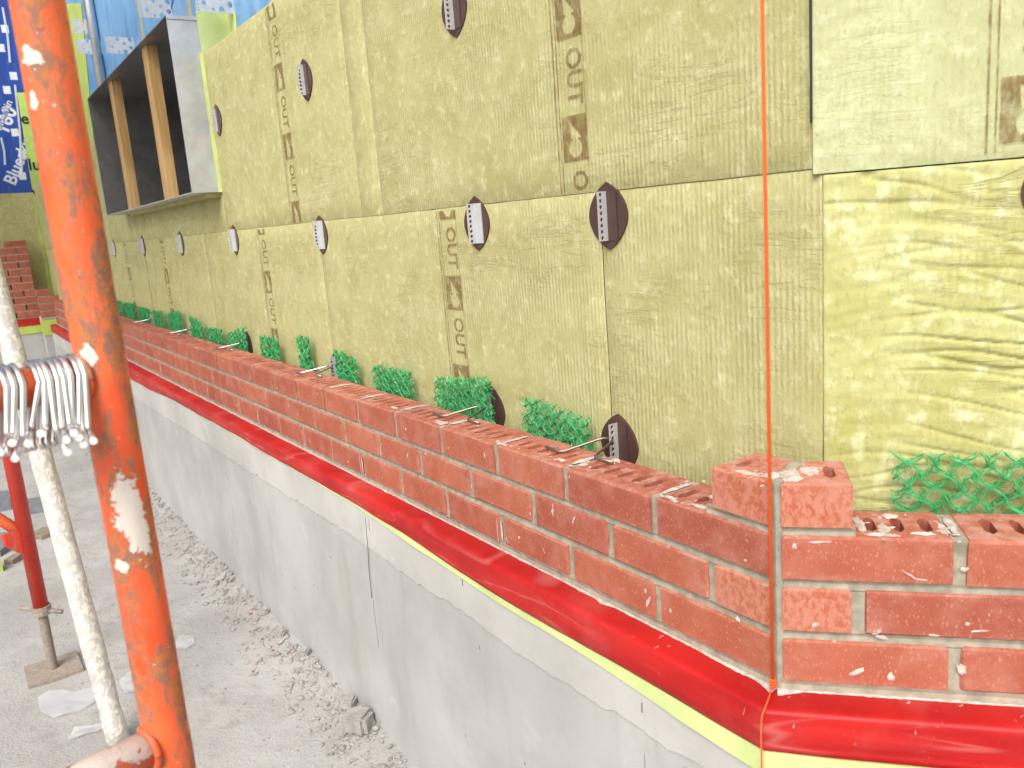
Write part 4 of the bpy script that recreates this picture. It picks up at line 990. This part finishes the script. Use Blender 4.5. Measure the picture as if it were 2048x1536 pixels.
def scatter(name, n, mat, smin, smax, xr, label, seed, tight=.075):
    r = random.Random(seed); V = []; F = []; off = 0
    for k in range(n):
        x = r.uniform(*xr); d = abs(r.gauss(0, tight)); 
        if r.random() < .10: d = r.uniform(0, .6)
        y = -.05-d
        s_ = smin+(smax-smin)*r.random()**5
        if d > .15: s_ *= .6
        v, f = SH[k % 8]; a = r.uniform(0, 6.28); ca, sa = math.cos(a), math.sin(a)
        q = v*s_; q = np.stack([q[:, 0]*ca-q[:, 1]*sa, q[:, 0]*sa+q[:, 1]*ca, q[:, 2]], 1)+np.array([x, y, ground_z(x, y)+s_*.25])
        V.append(q); F += [tuple(i+off for i in t_) for t_ in f]; off += len(v)
    return props(link(name, mk_mesh(name, np.concatenate(V), F, mat)), label, 'gravel', kind='stuff')
scatter('gravel', 9000, M_stone, .0011, .0105, (-5.5, -.3), 'grey gravel and mortar crumbs along the foot of the concrete wall', 1)
scatter('brick_crumbs', 160, M_chip, .002, .008, (-4.5, -.4), 'tiny red brick crumbs among the gravel', 2, .06)
# larger lumps
def lump(px, py, size, label, seed, mat=M_stone):
    q = on_z(px, py, GZ+.02); r = random.Random(seed); bm = bmesh.new(); bmesh.ops.create_cube(bm, size=1)
    bmesh.ops.bevel(bm, geom=list(bm.edges), offset=.16, segments=2, affect='EDGES')
    bmesh.ops.subdivide_edges(bm, edges=list(bm.edges), cuts=1)
    for w in bm.verts:
        p = w.co.copy(); w.co = Vector((p.x*size[0], p.y*size[1], p.z*size[2]))*(1+.18*nz(p.x*2+seed, p.y*2, p.z*2)+.06*nz(p.x*7, p.y*7+seed, p.z*7))
    me = bpy.data.meshes.new('rubble_block'); bm.to_mesh(me); bm.free(); me.materials.append(mat)
    o = link('rubble_block', me, None, (q[0], min(q[1], -.05-size[1]*.55), ground_z(q[0], min(q[1], -.06))+size[2]*.34), r.uniform(.3, .7)); o.rotation_euler = (r.uniform(-.15, .15), r.uniform(-.15, .15), r.uniform(.1, .9))
    return props(o, label, 'rubble', 'rubble lumps at the foot of the concrete wall')
lump(742, 1448, (.072, .058, .05), 'largest squarish grey rubble block against the concrete wall', 3)
lump(712, 1415, (.035, .03, .03), 'smaller grey lump just above the largest rubble block', 5)
lump(612, 1322, (.035, .03, .024), 'flat grey lump halfway along the gravel line', 8)
lump(576, 1268, (.032, .028, .024), 'grey lump in the gravel cluster below the concrete wall', 11)
lump(530, 1232, (.034, .022, .02), 'long grey lump higher up the gravel line', 13)
lump(690, 1408, (.03, .026, .02), 'pale lump left of the largest rubble block', 17)
# clear plastic scraps
def scrap(pix, label, seed, amp=.006):
    pts = [on_z(u, v_, GZ) for u, v_ in pix]; c = sum(pts)/len(pts); n = len(pts); v = []; rings = 5
    ex = []
    for k in range(n):
        a, b_ = pts[k], pts[(k+1) % n]
        for s_ in range(4): ex.append(a+(b_-a)*s_/4)
    m = len(ex); f = []
    for j in range(rings+1):
        for k in range(m):
            p = c+(ex[k]-c)*(1-j/rings*.98); v.append(np.array([p[0], p[1], ground_z(p[0], p[1])+.004+amp*(.6+nz(p[0]*30, p[1]*30, seed))]))
    for j in range(rings):
        for k in range(m): f.append((j*m+k, j*m+(k+1) % m, (j+1)*m+(k+1) % m, (j+1)*m+k))
    o = link('plastic_scrap', mk_mesh('plastic_scrap', np.array(v)-c, f, M_plastic, True), None, c); return props(o, label, 'plastic', 'clear plastic scraps on the ground')
scrap([(76, 1400), (100, 1385), (150, 1388), (196, 1378), (200, 1400), (160, 1425), (110, 1440), (82, 1428)], 'crumpled clear plastic scrap left of the leaning pipe', 3)
scrap([(135, 1485), (150, 1460), (205, 1450), (212, 1462), (165, 1475)], 'narrow clear plastic shred below the crumpled plastic scrap', 6)
scrap([(350, 1300), (358, 1275), (385, 1276), (392, 1290), (372, 1302)], 'small clear plastic scrap right of the orange pole', 9)
scrap([(240, 1365), (262, 1345), (275, 1355), (272, 1385), (250, 1390)], 'clear plastic scrap between leaning pipe and orange pole', 12)
# odds and ends at the far left
def plank(pa, pb, w, h, mat, label, name, cat):
    a, b_ = on_z(*pa, GZ), on_z(*pb, GZ); d = b_-a; L = np.linalg.norm(d); d /= L; n = np.array([-d[1], d[0], 0]); up = np.array([0, 0, 1.])
    z0 = -.004
    mb = MB(); mb.hexa([a-n*w+up*z0, b_-n*w+up*z0, b_+n*w+up*z0, a+n*w+up*z0], [a-n*w*.95+up*h, b_-n*w+up*h*.9, b_+n*w+up*h, a+n*w*.97+up*h*1.05]); o = mb.build(name, mat, None, False, a); return props(o, label, cat)
plank((18, 1130), (60, 1102), .02, .022, M_timber, 'short weathered board lying behind the red leg', 'board_offcut', 'board')
plank((70, 1078), (105, 1064), .05, .02, M_timber, 'brown board offcut between red leg and leaning pipe', 'board_offcut', 'board')
plank((-30, 1098), (30, 1092), .12, .03, M_bluegrey, 'blue-grey slab lying at the left edge behind the red leg', 'slab', 'slab')
plank((55, 1020), (95, 1012), .10, .03, M_bluegrey, 'dark blue-grey scrap piece beside the leaning pipe', 'slab', 'slab')
plank((-25, 1018), (22, 1008), .12, .05, M_bluegrey, 'dark bluish scrap at the left edge above the slab', 'slab', 'slab')
plank((-30, 1150), (4, 1140), .03, .06, M_yel_dk, 'yellow-green scrap at the very left edge of the ground', 'tape_scrap', 'scrap')

# unseen plank deck, added overhead to shade the far bays
dk = root('shade_deck', (-5, -1.2, 2.2), 'unseen weathered planks added overhead to shade the far part of the wall', 'shade deck')
for k in range(5):
    y = -.62-.235*k
    MB().box((-8.4, y-.225, 2.2), (-2.0, y, 2.24)).build('plank', M_timber, dk)
for x in (-2.17, -4.25, -6.35, -8.3):
    MB().tube([(x, -.6, 2.178), (x, -1.82, 2.178)], .0213, 12).build('transom', M_pole_b, dk, True)
